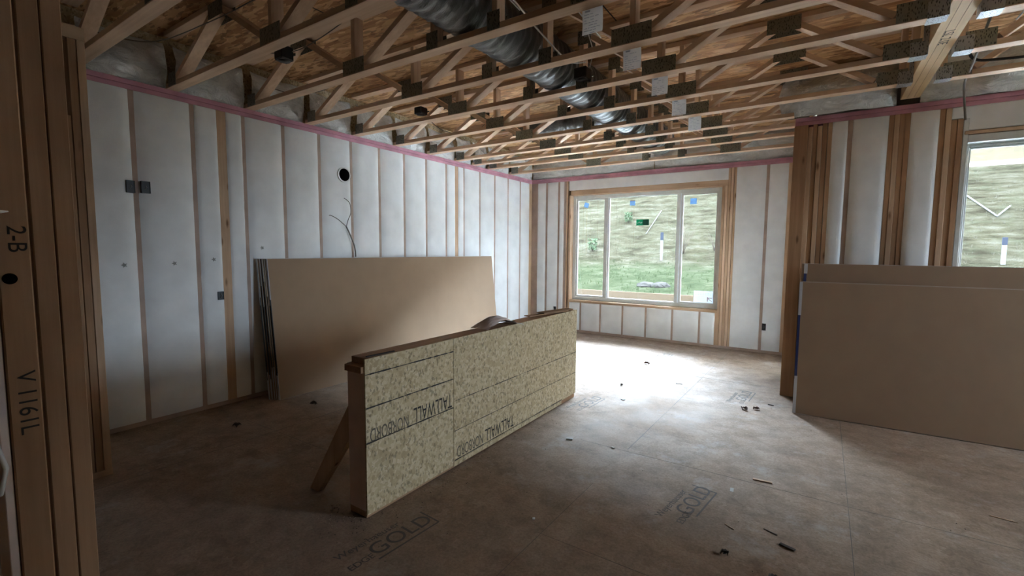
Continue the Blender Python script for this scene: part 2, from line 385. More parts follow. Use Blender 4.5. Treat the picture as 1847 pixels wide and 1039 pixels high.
# ------------------------------------------------------------------ left wall
wl = empty('wall_left', (XL, 2.5, 0)); tag(wl, kind='structure')
PT = H - .076
LB, LT = .04, PT
MB().box(XL - D6, XL, YB, YF, PT, PT + .036, 0, .002).build('top_plate', PINK, wl)
MB().box(XL - D6, XL + .003, YB, YF, PT + .038, H, 0, .002).build('top_plate', PINK, wl)
MB().box(XL - D6, XL, YB, YF, 0, .038, 0, .002).build('bottom_plate', PINKW, wl)
MB().box(XL - D6 - .03, XL - D6, YB, YF + D6 + .03, 0, TOP).build('sheathing', OSB_WALL, wl)
s_l = [.0, .406, .812, 1.105 + .35, 1.879, 2.306, 2.695, 3.098, 3.510, 3.922, 4.332, 4.740, 5.149, 5.551, 5.951, 6.359, 6.755, 7.149]
s_l = [-2.2, -1.8, -1.4, -1.0, -.6, -.2, .2, .62, 1.04, 1.455, 1.879] + s_l[5:]
edges = []
for y in s_l: edges.append((y - T2 / 2, y + T2 / 2, False))
edges.append((2.114 - .040, 2.114 + .040, True)); edges.append((5.371 - .030, 5.371 + .045, True)); edges.append((7.455, YF, True))
edges.sort()
for a, b, wide in edges:
    stud(wl, XL - D6, XL - (.0 if wide else .002), a, b, .038, PT, WOOD['z'] if wide else PINKW)
HZ = {1.05: 1.33, 1.47: 1.335, 1.9: 1.36, 2.33: 1.47}
for k in range(len(edges) - 1):
    a, b = edges[k][1], edges[k + 1][0]
    if b - a < .03: continue
    hole = None
    for yy, zz in ((1.343, 1.328), (1.683, 1.335), (1.995, 1.364), (2.429, 1.472)):
        if a < yy < b: hole = (yy, zz)
    bay(wl, 'y', XL, +1, a, b, LB, LT, b=.024 if b - a > .2 else .012, seed=k * 3.1, hole=hole, over=.008)

# ------------------------------------------------------------------ far wall with its window
XR_F = -.27
wf = empty('wall_far', (-2.4, YF, 0)); tag(wf, kind='structure')
WX0, WX1, WZ0, WZ1 = -3.765, -1.265, .575, 2.445
MB().box(XL - D6, XR_F, YF, YF + D6, PT, PT + .036, 0, .002).build('top_plate', PINK, wf)
MB().box(XL - D6, XR_F, YF - .003, YF + D6, PT + .038, H, 0, .002).build('top_plate', PINK, wf)
MB().box(XL, XR_F, YF, YF + D6, 0, .038, 0, .002).build('bottom_plate', PINKW, wf)
q = MB(); y0, y1 = YF + D6, YF + D6 + .03
q.box(XL - D6, WX0, y0, y1, 0, TOP).box(WX1, XR_F + .17, y0, y1, 0, TOP).box(WX0, WX1, y0, y1, 0, WZ0).box(WX0, WX1, y0, y1, WZ1, TOP)
q.build('sheathing', OSB_WALL, wf)
fe = [(XL, XL + .13, PINKW), (-4.276, -4.276 + T2, PINKW), (-4.022, -4.022 + T2, PINKW), (-3.90, -3.90 + T2, PINKW), (-.69, -.652, PINKW), (-.42, XR_F - .0, WOOD['z'])]
for a, b, mm in fe: stud(wf, a, b, YF - (.001), YF + D6, .038, PT, mm)
for i, (a, b) in enumerate(((-3.858, -3.822), (-3.803 - .017, -3.803 + .018), (-3.80, WX0))):
    if i != 1: stud(wf, a, b, YF - .002 * i, YF + D6, .038, PT if i == 0 else WZ1, WOOD['z'])
for i, (a, b) in enumerate(((WX1, WX1 + .036), (WX1 + .040, WX1 + .075), (WX1 + .079, WX1 + .115), (WX1 + .119, WX1 + .154), (WX1 + .16, WX1 + .19))):
    stud(wf, a, b, YF - .003 * (i % 2), YF + D6, .038, (WZ1 if i < 2 else PT), (WOOD['z'], TRW['z'])[i % 2])
MB().box(WX0, WX1 + .0775, YF, YF + D6, WZ1, WZ1 + .085, 0, .002).build('header', WOOD['x'], wf)
MB().box(WX0, WX1, YF - .001, YF + D6, WZ0 - .038, WZ0, 0, .002).build('sill_plate', WOOD['x'], wf)
cr = [-3.54, -3.16, -2.756, -2.357, -1.927, -1.515]
for x in cr: stud(wf, x - .015, x + .015, YF, YF + D6, .038, WZ0 - .038, PINKW, 'cripple_stud')
stud(wf, -1.295, WX1, YF, YF + D6, .038, WZ0 - .038, WOOD['z'], 'cripple_stud')
xs = [WX0] + [x for x in cr] + [-1.28]
for k in range(len(xs) - 1): bay(wf, 'x', YF, -1, xs[k] + (.016 if k else 0), xs[k + 1] - .016, .04, WZ0 - .04, b=.008, seed=50 + k)
bay(wf, 'x', YF, -1, WX0 - .03, WX1 + .075, WZ1 + .086, PT, b=.006, seed=61)
for k, (a, b) in enumerate(((-4.448, -4.276), (-4.238, -4.022), (-3.984, -3.90), (WX1 + .19, -.69), (-.652, -.42))): bay(wf, 'x', YF, -1, a, b, .04, PT, b=.012, seed=70 + k)

def window(name, parent_struct, x0, x1, y, z0, z1, mull, fw=.055, d=.075):
    w = empty(name, (x0, y, z0)); tag(w, kind='structure')
    q = MB(); q.box(x0, x0 + fw, y, y + d, z0, z1, 0, .004).box(x1 - fw, x1, y, y + d, z0, z1, 0, .004).box(x0 + fw, x1 - fw, y, y + d, z0, z0 + fw, 0, .004).box(x0 + fw, x1 - fw, y, y + d, z1 - fw, z1, 0, .004)
    q.build('window_frame', VINYL, w)
    xs_ = [x0 + fw] + [m_ for m_ in mull] + [x1 - fw]
    for m_ in mull:
        MB().box(m_ - .026, m_ + .014, y + .008, y + d - .01, z0 + fw, z1 - fw, 0, .003).box(m_ + .014, m_ + .030, y + .022, y + d - .004, z0 + fw, z1 - fw, 1, .003).build('mullion', [VINYL, VINYL_EDGE], w)
    for k in range(len(xs_) - 1):
        a, b = xs_[k] + (.0 if k == 0 else .03), xs_[k + 1] - (.0 if k == len(xs_) - 2 else .026)
        t = (.03 if k != 1 or len(xs_) < 4 else .012) if fw > .03 else .014
        s = MB(); yy0, yy1 = y + .02, y + d - .02
        s.box(a, a + t, yy0, yy1, z0 + fw, z1 - fw, 0, .003).box(b - t, b, yy0, yy1, z0 + fw, z1 - fw, 0, .003).box(a + t, b - t, yy0, yy1, z0 + fw, z0 + fw + t, 0, .003).box(a + t, b - t, yy0, yy1, z1 - fw - t, z1 - fw, 0, .003)
        so = s.build('sash', VINYL, w)
        MB().box(a + t, b - t, y + .045, y + .049, z0 + fw + t, z1 - fw - t).build('pane', GLASS, so)
    return w
WY = YF + .10
window('window_1', wf, WX0 + .006, WX1 - .004, WY, WZ0 + .006, WZ1 - .006, [-3.118, -1.905])

# ------------------------------------------------------------------ return wall and right nook wall
wr = empty('wall_return', (XR_F, 6.5, 0)); tag(wr, kind='structure')
DY0, DY1, DZ1 = 6.10, 7.10, 2.03
MB().box(XR_F, XR_F + D6, YR + D6 + .002, DY0, .0, PT).box(XR_F, XR_F + D6, DY1, YF - .004, .0, PT).box(XR_F, XR_F + D6, DY0, DY1, DZ1, PT).build('insulated_wall', NET, wr)
dr = empty('added_door', (XR_F + .07, 6.58, 0)); tag(dr, kind='structure')  # unseen glass door, added to bring more daylight into the nook
q = MB(); q.box(XR_F + .04, XR_F + .12, DY0, DY0 + .05, .03, DZ1 - .05).box(XR_F + .04, XR_F + .12, DY1 - .05, DY1, .03, DZ1 - .05).box(XR_F + .04, XR_F + .12, DY0, DY1, 0, .03).box(XR_F + .04, XR_F + .12, DY0, DY1, DZ1 - .05, DZ1)
q.build('added_door_frame', VINYL, dr)
MB().box(XR_F + .075, XR_F + .080, DY0 + .05, DY1 - .05, .03, DZ1 - .05).build('pane', GLASS, dr)
MB().box(XR_F, XR_F + D6 + .03, YR + D6 + .002, YF - .004, PT, H).build('top_plate', PINK, wr)
MB().box(XR_F + D6, XR_F + D6 + .03, YR + D6 + .04, DY0, 0, TOP).box(XR_F + D6, XR_F + D6 + .03, DY1, YF + D6, 0, TOP).box(XR_F + D6, XR_F + D6 + .03, DY0, DY1, DZ1, TOP).build('sheathing', SIDING, wr)

wn = empty('wall_right', (1.5, YR, 0)); tag(wn, kind='structure')
NX0, NX1, NZ0, NZ1 = .985, 2.6, 1.28, 2.40
MB().box(XR_F, XE, YR, YR + D6, PT, PT + .036, 0, .002).build('top_plate', PINK, wn)
MB().box(XR_F, XE, YR - .003, YR + D6, PT + .038, H, 0, .002).build('top_plate', PINK, wn)
MB().box(XR_F + .15, XE, YR, YR + D6, 0, .038, 0, .002).build('bottom_plate', PINKW, wn)
q = MB(); y0, y1 = YR + D6, YR + D6 + .03
q.box(XR_F + .17, NX0, y0, y1, 0, TOP).box(NX1, XE, y0, y1, 0, TOP).box(NX0, NX1, y0, y1, 0, NZ0).box(NX0, NX1, y0, y1, NZ1, TOP)
q.build('sheathing', SIDING, wn)
stud(wn, XR_F - .004, XR_F + .112, YR - .016, YR + D6, 0, PT, DKW['z'])
for i, (a, b) in enumerate(((-.156, -.121), (-.118, -.083), (-.080, -.045), (-.042, -.002), (.002, .036))): stud(wn, a, b, YR - (.004, .0, .006, .001, .003)[i], YR + D6, .0, PT - (.02 if i in (0, 2) else 0), (WOOD, DKW)[i % 2]['z'])
stud(wn, .155, .155 + T2, YR, YR + D6, .038, PT, PINKW)
for i in range(4): stud(wn, .456 + i * .0375, .456 + i * .0375 + .0365, YR - .002 * (i % 2), YR + D6, .038, PT, (DKW, WOOD)[i == 1]['z'])
for i in range(4): stud(wn, .797 + i * .0385, .797 + i * .0385 + .0375, YR - .004 * (i % 2), YR + D6, .038, PT if i < 2 else 2.60, (DKW, WOOD)[i == 1]['z'])
stud(wn, .952, NX0 - .0, YR - .004, YR + D6, .038, 2.60, VINYL, 'jamb_extension')
for k, (a, b) in enumerate(((.036, .155), (.193, .456), (.606, .797))): bay(wn, 'x', YR, -1, a, b, .04, PT, b=.010, seed=90 + k)
bay(wn, 'x', YR, -1, .951, XE, 2.50, PT, b=.010, seed=99); bay(wn, 'x', YR, -1, .873, .951, 2.605, PT, b=.006, seed=98)
MB().box(NX0, NX1, YR - .004, YR + D6, NZ1, NZ1 + .06, 0, .002).build('header', VINYL, wn)
MB().box(.96, NX1 + .1, YR - .012, YR + .02, NZ1 + .066, NZ1 + .095, 0, .004).build('header', WOOD['x'], wn)
MB().box(NX0, NX1, YR, YR + D6, NZ0 - .038, NZ0, 0, .002).build('sill_plate', WOOD['x'], wn)
for x in (1.4, 1.8, 2.2): stud(wn, x, x + T2, YR, YR + D6, .038, NZ0 - .04, PINKW, 'cripple_stud')
for k, x in enumerate((1.03, 1.44, 1.84, 2.24)): bay(wn, 'x', YR, -1, x, x + .35, .04, NZ0 - .04, b=.01, seed=110 + k)
for x in (2.6, 2.64, 2.68, 3.08, 3.5, 3.9, 4.3, 4.7): stud(wn, x, x + T2, YR, YR + D6, .038, PT)
for k, (a, b) in enumerate(((2.718, 3.08), (3.118, 3.5), (3.538, 3.9), (3.938, 4.3), (4.338, 4.7), (4.738, XE))): bay(wn, 'x', YR, -1, a, b, .04, PT, b=.01, seed=120 + k)
window('window_2', wn, NX0 + .01, NX1 - .006, YR + .09, NZ0 + .006, NZ1 - .006, [2.0], fw=.02)

# walls behind and to the right of the camera
we = empty('wall_east', (XE, 1, 0)); tag(we, kind='structure')
q = MB(); q.box(XE, XE + .14, YB, 4.15, 0, TOP).box(XE, XE + .14, 5.3, YR + .17, 0, TOP).box(XE, XE + .14, 4.15, 5.3, 2.45, TOP).box(XE, XE + .14, 4.15, 5.3, 1.2, 0)  # unseen window opening added here as fill daylight for the left wall
q.build('insulated_wall', NET, we)
wb = empty('wall_back', (0, YB, 0)); tag(wb, kind='structure')
MB().box(XL - .17, XE + .14, YB - .14, YB, 0, TOP).build('stud_wall', DKW['z'], wb)

# rim insulation wrapped in clear plastic, along the top of the outer walls
def poly(parent, axis, plane, sgn, a0, a1, z0=H + .002, z1=3.15, depth=.10, seed=0, lean=0.0, top=None, close=False):
    q = MB()
    def fn(u, v_):
        a = a0 + u * (a1 - a0); ed = (1 - abs(2 * u - 1) ** 5)
        k_ = (1 - max(0, 1 - u * 9) ** 2.5) ** .5 if close else 1
        z = z0 + (.5 + (v_ - .5) * max(k_, .05)) * ((z1 + (top or 0) * math.sin(u * 3.1)) - z0)
        d = depth * (math.sin(math.pi * min(1, v_ * .93 + .07)) ** .6) * (.35 + .65 * ed) + lean * v_
        d += noise.noise(Vector((a * 5 + seed, z * 6, seed))) * .045 + noise.noise(Vector((a * 14, z * 14 + seed, 1))) * .010
        if close: d *= max(0, 1 - abs(2 * u - 1) ** 14) ** .5
        p = plane + sgn * max(d, .002)
        return (a, p, z) if axis == 'x' else (p, a, z)
    q.grid(fn, 22, 16)
    return q.build('wrapped_insulation', POLY, parent)
TY = [-.66, -.05, .56, 1.17, 1.79, 2.42, 3.03, 3.62, 4.24, 4.845, 5.42, 5.83, 6.24, 6.87]    # far edges of the chords
for k in range(len(TY) - 1): poly(wl, 'y', XL - .05, +1, TY[k] - .01, TY[k + 1] - .085, seed=k * 2.3, top=-.02)
poly(wl, 'y', XL - .05, +1, TY[-1], YF, seed=77)
poly(wn, 'x', YR + .03, -1, -.43, .50, depth=.17, seed=5, z1=3.2, close=True); poly(wn, 'x', YR + .03, -1, .66, 2.9, depth=.10, seed=8, z1=3.2); poly(wn, 'x', YR + .03, -1, 2.9, XE, depth=.10, seed=9, z1=3.2)
poly(wf, 'x', YF + .06, -1, XL, -2.3, depth=.09, seed=14, z1=3.2); poly(wf, 'x', YF + .06, -1, -2.3, XR_F, depth=.09, seed=15, z1=3.2)

# ------------------------------------------------------------------ floor trusses
CH = 1.5 * IN
def truss(y1, x0, x1, B, T, verts, label, plates=True, group=None, tops=None, hang=None):
    """y1 = far edge, B/T: web end points; members are 3.5 in across, 1.5 in deep"""
    y0 = y1 - D4; yc = (y0 + y1) / 2
    t = empty('floor_truss', (x0, yc, H)); tag(t, label, 'truss', group)
    zb, zt = H, TOP - .001
    MB().box(x0, x1, y0, y1, zb + .001, zb + CH, 0, .002).build('bottom_chord', TRW['x'], t)
    MB().box(x0, x1, y0, y1, zt - CH, zt, 0, .002).build('top_chord', TRW['x'], t)
    za, zc = zb + CH, zt - CH
    for (xa, xb) in B:       # diagonal: bottom x, top x
        s = 1 if xb > xa else -1
        L = math.hypot(xb - xa, zc - za)
        MB().bar((xa + s * .012, yc, za + .018), (xb - s * .012, yc, zc - .018), D4 - .004, CH, (0, 0, 1)).build('web', TRW['x'], t)
    for x in verts:
        MB().box(x - CH / 2, x + CH / 2, y0 + .002, y1 - .002, za, zc, 0, .002).build('web_post', TRW['z'], t)
    if plates:
        q = []
        for x, w, top in T:
            z0_, z1_ = (zc - .075, zt - .006) if top else (zb + .006, zb + .112)
            ww = w * random.uniform(.92, 1.05); dx = random.uniform(-.008, .008)
            for ya, yb in ((y0 - .0015, y0), (y1, y1 + .0015)):
                MB().box(x + dx - ww / 2, x + dx + ww / 2, ya, yb, z0_, z1_, 0).build('connector_plate', PLATE, t)
    return t
diag = [(-4.42, -3.74), (-3.07, -3.66), (-2.93, -2.25), (-1.13, -1.63), (-.99, -.36), (.30, -.26)]
posts = [-3.0, -2.19, -1.69, -1.06, .46]
pl = [(-4.46, .14, 0), (-3.70, .22, 1), (-3.0, .25, 0), (-2.21, .12, 1), (-2.19, .10, 0), (-1.69, .10, 0), (-1.66, .12, 1), (-1.06, .25, 0), (-.31, .24, 1), (.39, .20, 0)]
ordw = ['nearest the far window wall', 'second from the far window wall', 'third from the far window wall', 'just above the right nook wall',
        'first in front of the nook wall', 'second in front of the nook wall', 'third in front of the nook wall', 'fourth in front of the nook wall',
        'fifth in front of the nook wall', 'sixth in front, crossing top left corner', 'seventh in front, beyond the top edge']
tr_objs = {}
for k, y in enumerate(reversed(TY[3 - 1:])):
    lab = 'wooden floor truss left of the beam, ' + ordw[min(k, 10)]
    end = (XR_F + .13 if y > 5.5 else XR_F - .01) if y > 5.3 else .518
    dg = diag; ps = posts; pp = pl
    if y > 5.3:
        sh = (-.35 + .05) if False else 0
        dg = [d for d in diag if max(d) < -.30] ; ps = [p for p in posts if p < -.2]; pp = [p for p in pl if p[0] < -.25]
    tr_objs[round(y, 2)] = truss(y, XL + .0, end, dg, pp, ps, lab, group='floor trusses left of the beam')
for k, y in enumerate((-.05, -.66)): truss(y, XL, .518, diag, pl, posts, ('open-web wooden floor truss overhead just behind the camera', 'open-web wooden floor truss farthest behind the camera')[k], group='floor trusses left of the beam')
dR = [(.86, 1.35), (2.1, 1.45), (2.2, 2.9), (3.6, 3.0), (3.7, 4.4)]; pR = [.70, 2.15, 3.65, 4.9]
plR = [(.78, .16, 0), (1.4, .22, 1), (2.15, .25, 0), (2.95, .24, 1), (3.65, .25, 0)]
nm = ['nearest the right window', 'second from the right window', 'third from the right window', 'fourth from the right window', 'fifth from the right window', 'sixth from the right window', 'seventh from the right window', 'eighth from the right window']
for k, y in enumerate((4.87, 4.28, 3.68, 3.03, 2.42, 1.79, 1.17, .56)):
    truss(y, .66, XE, dR, plR, pR, 'open-web wooden floor truss right of the beam, ' + nm[k], group='floor trusses right of the beam')

# triple-ply flush beam
bm = empty('ceiling_beam', (.59, 2.4, 2.83)); tag(bm, 'pale triple-ply laminated beam carrying the trusses, resting on the right nook wall', 'beam')
for i in range(3): MB().box(.524 + i * .0445, .524 + i * .0445 + .0430, -1.4, YR + .02, 2.83, TOP - .002, 0, .0015).build('ply', wood('beam_lumber', 'y', (.55, .40, .22), (.68, .52, .31), knots=False) if i == 0 else bpy.data.materials['beam_lumber'], bm)
q = MB()
for i in (0, 1): q.box(.524 + i * .0445 + .0430, .524 + (i + 1) * .0445, -1.4, YR, 2.832, 2.9)
q.build('glue_line', INK, bm)
for y in TY[2:10]:
    MB().box(.505, .5235, y - D4 - .003, y + .003, H - .001, 3.12).box(.43, .505, y - D4 - .004, y + .004, H - .003, H).box(.43, .505, y - D4 - .004, y - D4 - .002, H, H + .09).build('joist_hanger', HANGER, bm)
for y in (4.87, 4.28, 3.68, 3.03, 2.42, 1.79):
    MB().box(.658, .672, y - D4 - .003, y + .003, H - .001, 3.12).box(.672, .75, y - D4 - .004, y + .004, H - .003, H).box(.672, .75, y - D4 - .004, y - D4 - .002, H, H + .09).build('joist_hanger', HANGER, bm)
letters('stamp', 'LSL 2.0E', .07, INK, Matrix.Translation((.59, 4.05, 2.8292)) @ Matrix.Rotation(math.radians(90), 4, 'Z') @ Matrix.Rotation(math.pi, 4, 'X'), bm)

TAGS = ((2.42, -1.10), (3.03, -1.09), (3.62, -1.08), (4.24, -1.09), (4.845, -1.09))
# truss tags: sheets of paper hanging from the chords
for k, (y, x) in enumerate(TAGS):
    t = empty('paper_tag', (x, y - .05, H)); tag(t, 'printed white paper tag hanging from a truss chord, ' + ('nearest the camera', 'second of the row', 'third of the row', 'fourth of the row', 'last and smallest of the row')[k], 'tag', 'paper tags under the truss chords')
    yy = y - D4 - .003 if k < 0 else y + .001
    wv, hh = .12, .125
    q = MB(); q.grid(lambda u, v_: (x - wv / 2 + u * wv, yy + .012 * math.sin(v_ * 2.5), H + .02 - v_ * (hh + .02)), 4, 6)
    q.build('sheet', WHITE, t)
    q = MB()
    for r in range(9):
        z = H - .02 - r * .014; xx = x - wv / 2 + .012
        while xx < x + wv / 2 - .034:
            w_ = random.uniform(.008, .03)
            if random.random() < .7: q.box(xx, xx + w_, yy - .0035 + .012 * math.sin((H + .02 - z) / (hh + .02) * 2.5), yy - .0015 + .012 * math.sin((H + .02 - z) / (hh + .02) * 2.5), z - .0025, z)
            xx += w_ + .006
    q.box(x - .04, x - .01, yy - .0035, yy - .001, H - .012, H - .004)
    q.build('print', GREY_PR, t)

# ------------------------------------------------------------------ flexible ducts
def duct(pts, r, name='flexible_duct', ridge=.004, label='', step=.012):
    P = [Vector(p) for p in pts]; out = []; rs = []
    L = 0; segs = []
    n_ = len(P)
    def cr_(t):
        i = min(int(t), n_ - 2); f_ = t - i
        p0, p1, p2, p3 = P[max(i - 1, 0)], P[i], P[i + 1], P[min(i + 2, n_ - 1)]
        return .5 * ((2 * p1) + (-p0 + p2) * f_ + (2 * p0 - 5 * p1 + 4 * p2 - p3) * f_ * f_ + (-p0 + 3 * p1 - 3 * p2 + p3) * f_ ** 3)
    tot = sum((P[i + 1] - P[i]).length for i in range(n_ - 1)); N = int(tot / step)
    for i in range(N + 1):
        t = i / N * (n_ - 1); out.append(cr_(min(t, n_ - 1 - 1e-6)))
        rs.append(r + ridge * math.sin(i * step / .045 * 2 * math.pi * .5) + .008 * noise.noise(Vector((i * .07, 1, 2))))
    q = MB(); q.tube(out, rs, 28)
    for k in range(len(q.v)):
        v = Vector(q.v[k]); c = out[k // 28]; d = (v - c)
        s = 1 + .05 * noise.noise(Vector((v.x * 14, v.y * 22, v.z * 14)))
        q.v[k] = tuple(c + d * s)
    o = q.build(name, DUCT); return tag(o, label, 'duct', 'flexible ducts between the trusses')
duct([(-1.94, -1.2, 3.0), (-1.94, .4, 3.0), (-1.94, 1.4, 2.995), (-1.94, 2.4, 3.0), (-1.94, 3.4, 3.01), (-1.94, 4.4, 3.0), (-1.93, 5.4, 3.005), (-1.94, 6.7, 3.0)], .185, label='thick black flexible duct running through all the trusses towards the window')
duct([(-3.15, 5.10, 3.01), (-2.7, 5.10, 3.0), (-2.45, 5.10, 3.0), (-2.14, 5.10, 3.0)], .10, label='short thin black flexible duct branching left from the thick one')

# ------------------------------------------------------------------ ceiling boxes, cables
def can(x, y, z, label, w=.11, h=.09):
    t = empty('ceiling_box', (x, y, z)); tag(t, label, 'electrical box', 'black boxes between the trusses')
    MB().box(x - w / 2, x + w / 2, y - w / 2, y + w / 2, z, z + h, 0, .008).build('housing', BLACK, t)
    q = MB(); q.tube([(x, y, z - .004), (x, y, z + .004)], w * .42, 16); q.build('rim', BLACK, t)
    q = MB(); q.box(x - w / 2 - .02, x + w / 2 + .02, y + w / 2 - .004, y + w / 2 + .002, z + h * .4, z + h * .6); q.build('bracket', PLATE, t)
can(-1.66, 3.50, 2.83, 'round black ceiling box sitting on the truss chord right of the thick duct')
can(-3.45, 3.50, 2.83, 'black ceiling box on a truss chord near the left wall', .10, .07)
can(-3.40, 2.03, 2.86, 'square black ceiling box between the nearest trusses by the left wall', .10, .10)
def cable(pts, r, label, m_=WHITE_CABLE, name='cable', n_=10):
    P = [Vector(p) for p in pts]; out = []
    for i in range(len(P) - 1):
        p0, p1, p2, p3 = P[max(i - 1, 0)], P[i], P[i + 1], P[min(i + 2, len(P) - 1)]
        for j in range(n_):
            f_ = j / n_
            out.append(.5 * ((2 * p1) + (-p0 + p2) * f_ + (2 * p0 - 5 * p1 + 4 * p2 - p3) * f_ * f_ + (-p0 + 3 * p1 - 3 * p2 + p3) * f_ ** 3))
    out.append(P[-1]); q = MB(); q.tube(out, r, 6)
    return tag(q.build(name, m_), label, 'cable', 'loose cables overhead')
cable([(-1.62, 1.0, 3.06), (-1.60, 2.2, 2.98), (-1.63, 2.75, 2.92), (-1.64, 3.2, 2.88), (-1.60, 3.42, 2.93)], .0055, 'white cable running beside the thick duct to the round ceiling box')
cable([(-1.75, 1.0, 3.12), (-1.70, 2.2, 3.05), (-1.68, 2.6, 3.0)], .0045, 'thin white cable above the duct near the top edge')
cable([(-1.42, 2.5, 3.12), (-1.40, 2.85, 3.03), (-1.38, 3.2, 2.98)], .004, 'short white cable right of the duct, between two trusses')
cable([(-1.60, 3.5, 2.92), (-1.56, 3.46, 3.02), (-1.58, 3.4, 3.15)], .004, 'white cable rising from the round ceiling box')
cable([(-4.40, 1.2, 3.0), (-4.1, 1.45, 2.95), (-3.6, 1.62, 3.03), (-3.0, 1.66, 3.05)], .004, 'dark cable slung low along the left wall insulation', GREY_CABLE)
cable([(-4.35, 2.0, 2.98), (-3.9, 2.02, 3.02), (-3.4, 2.06, 2.93), (-3.1, 2.12, 2.98), (-2.6, 2.2, 3.15)], .004, 'dark cable ending at the square ceiling box', GREY_CABLE)
cable([(-4.45, 2.45, 3.0), (-4.2, 2.6, 2.92), (-3.9, 2.75, 2.96), (-3.5, 2.8, 3.12)], .004, 'dark cable drooping over wrapped insulation, second bay back', GREY_CABLE)
cable([(-4.2, 4.3, 3.15), (-4.0, 4.45, 2.95), (-3.6, 4.55, 2.9), (-3.3, 4.6, 3.1)], .004, 'dark cable drooping over wrapped insulation far back', GREY_CABLE)
cable([(.80, 3.6, 3.1), (.80, 4.1, 2.93), (.83, 4.6, 2.82), (.86, 5.0, 2.78), (.93, 5.36, 2.73), (.95, 5.385, 2.58)], .008, 'dark cable hanging down beside the beam to the right window jamb', GREY_CABLE)
cable([(.95, 4.9, 2.82), (1.2, 4.75, 2.78), (1.5, 4.6, 2.80), (1.9, 4.5, 2.83)], .012, 'black cable bundle lying over the trusses right of the beam', BLACK)
cable([(.80, 4.6, 3.0), (.84, 4.72, 2.88), (.98, 4.72, 2.84), (1.25, 4.70, 2.84), (1.5, 4.5, 2.95)], .010, 'black cable loop right of the beam', BLACK)
cable([(.95, 3.9, 3.1), (.93, 3.98, 2.92), (.90, 4.05, 2.86)], .005, 'short white cable stub hanging right of the beam')
for k in range(2):
    q = MB(); q.tube([(1.02 + k * .06, 4.05, 3.05), (1.05 + k * .06, 4.5, 2.98)], .016, 12)
    tag(q.build('plastic_pipe', STAKE), ('left', 'right')[k] + ' one of the two white plastic pipes over the right trusses', 'pipe', 'white pipes over the right trusses')

# ------------------------------------------------------------------ things on the walls
def wallbox(axis, plane, sgn, a, z, label, w=.055, h=.095, out=.020):
    t = empty('outlet_box', ((plane, a, z) if axis == 'y' else (a, plane, z))); tag(t, label, 'outlet box', 'black outlet boxes in the insulated walls')
    d0, d1 = plane - sgn * .05, plane + sgn * out
    q = MB(); e = .004
    def bx(a0, a1, z0, z1, da, db, mi=0):
        if axis == 'y': q.box(da, db, a0, a1, z0, z1, mi)
        else: q.box(a0, a1, da, db, z0, z1, mi)
    bx(a - w / 2, a + w / 2, z - h / 2, z - h / 2 + e, d0, d1); bx(a - w / 2, a + w / 2, z + h / 2 - e, z + h / 2, d0, d1)
    bx(a - w / 2, a - w / 2 + e, z - h / 2 + e, z + h / 2 - e, d0, d1); bx(a + w / 2 - e, a + w / 2, z - h / 2 + e, z + h / 2 - e, d0, d1)
    bx(a - w / 2 + e, a + w / 2 - e, z - h / 2 + e, z + h / 2 - e, d0, d1 - sgn * .006, 0)
    q.build('housing', BLACK, t)
    q = MB(); dd = d1 + sgn * .001
    pts = [(a - .01, z - .02), (a + .006, z), (a - .004, z + .02)]
    q.tube([((dd, p, r) if axis == 'y' else (p, dd, r)) for p, r in pts], .002, 6); q.build('wire', GREY_CABLE, t)
wallbox('y', XL, 1, 1.413, 1.945, 'left one of two black outlet boxes high on the left wall', out=.034)
wallbox('y', XL, 1, 1.512, 1.950, 'right one of two black outlet boxes high on the left wall', w=.06, out=.034)
wallbox('y', XL, 1, 2.04, 1.032, 'black outlet box low on the left wall, left of the drywall stack', w=.05, h=.075, out=.026)
wallbox('x', YF, -1, -.625, .385, 'black outlet box low at the right end of the far wall', w=.05, h=.10)
wallbox('x', YF, -1, -4.055, .385, 'black outlet box behind the far end of the half wall', w=.05, h=.09)
# round vent sleeve
t = empty('vent_sleeve', (XL, 3.38, 2.303)); tag(t, 'round black vent pipe with a white rim poking through left wall', 'vent pipe')
q = MB(); q.tube([(XL - .08, 3.38, 2.303), (XL + .045, 3.38, 2.303)], .070, 32); q.build('pipe', DARKHOLE, t)
q = MB()
for i in range(32):
    a0, a1 = i * math.pi / 16, (i + 1) * math.pi / 16
    for (ra, rb, xa, xb) in ((.070, .082, XL + .046, XL + .046), (.082, .082, XL + .046, XL - .02)):
        q.add([(xa, 3.38 + ra * math.cos(a0), 2.303 + ra * math.sin(a0)), (xa, 3.38 + ra * math.cos(a1), 2.303 + ra * math.sin(a1)), (xb, 3.38 + rb * math.cos(a1), 2.303 + rb * math.sin(a1)), (xb, 3.38 + rb * math.cos(a0), 2.303 + rb * math.sin(a0))], [[0, 1, 2, 3]])
q.build('rim', WHITE_CABLE, t)
# branching cable by the vent
t = empty('cable_bundle', (XL + .03, 3.5, 1.38)); tag(t, 'grey cable bundle forking into two wires below the round vent', 'cable')
def tb(pts, r, n_='wire', m_=GREY_CABLE):
    P = [Vector(p) for p in pts]; out = []
    for i in range(len(P) - 1):
        p0, p1, p2, p3 = P[max(i - 1, 0)], P[i], P[i + 1], P[min(i + 2, len(P) - 1)]
        for j in range(8):
            f_ = j / 8
            out.append(.5 * ((2 * p1) + (-p0 + p2) * f_ + (2 * p0 - 5 * p1 + 4 * p2 - p3) * f_ * f_ + (-p0 + 3 * p1 - 3 * p2 + p3) * f_ ** 3))
    out.append(P[-1]); q = MB(); q.tube(out, r, 7); return q.build(n_, m_, t)
X0 = XL + .04
tb([(X0, 3.515, 1.376), (X0, 3.512, 1.44), (X0 + .005, 3.49, 1.52), (X0 + .012, 3.43, 1.64), (X0 + .012, 3.385, 1.72)], .008, 'bundle')
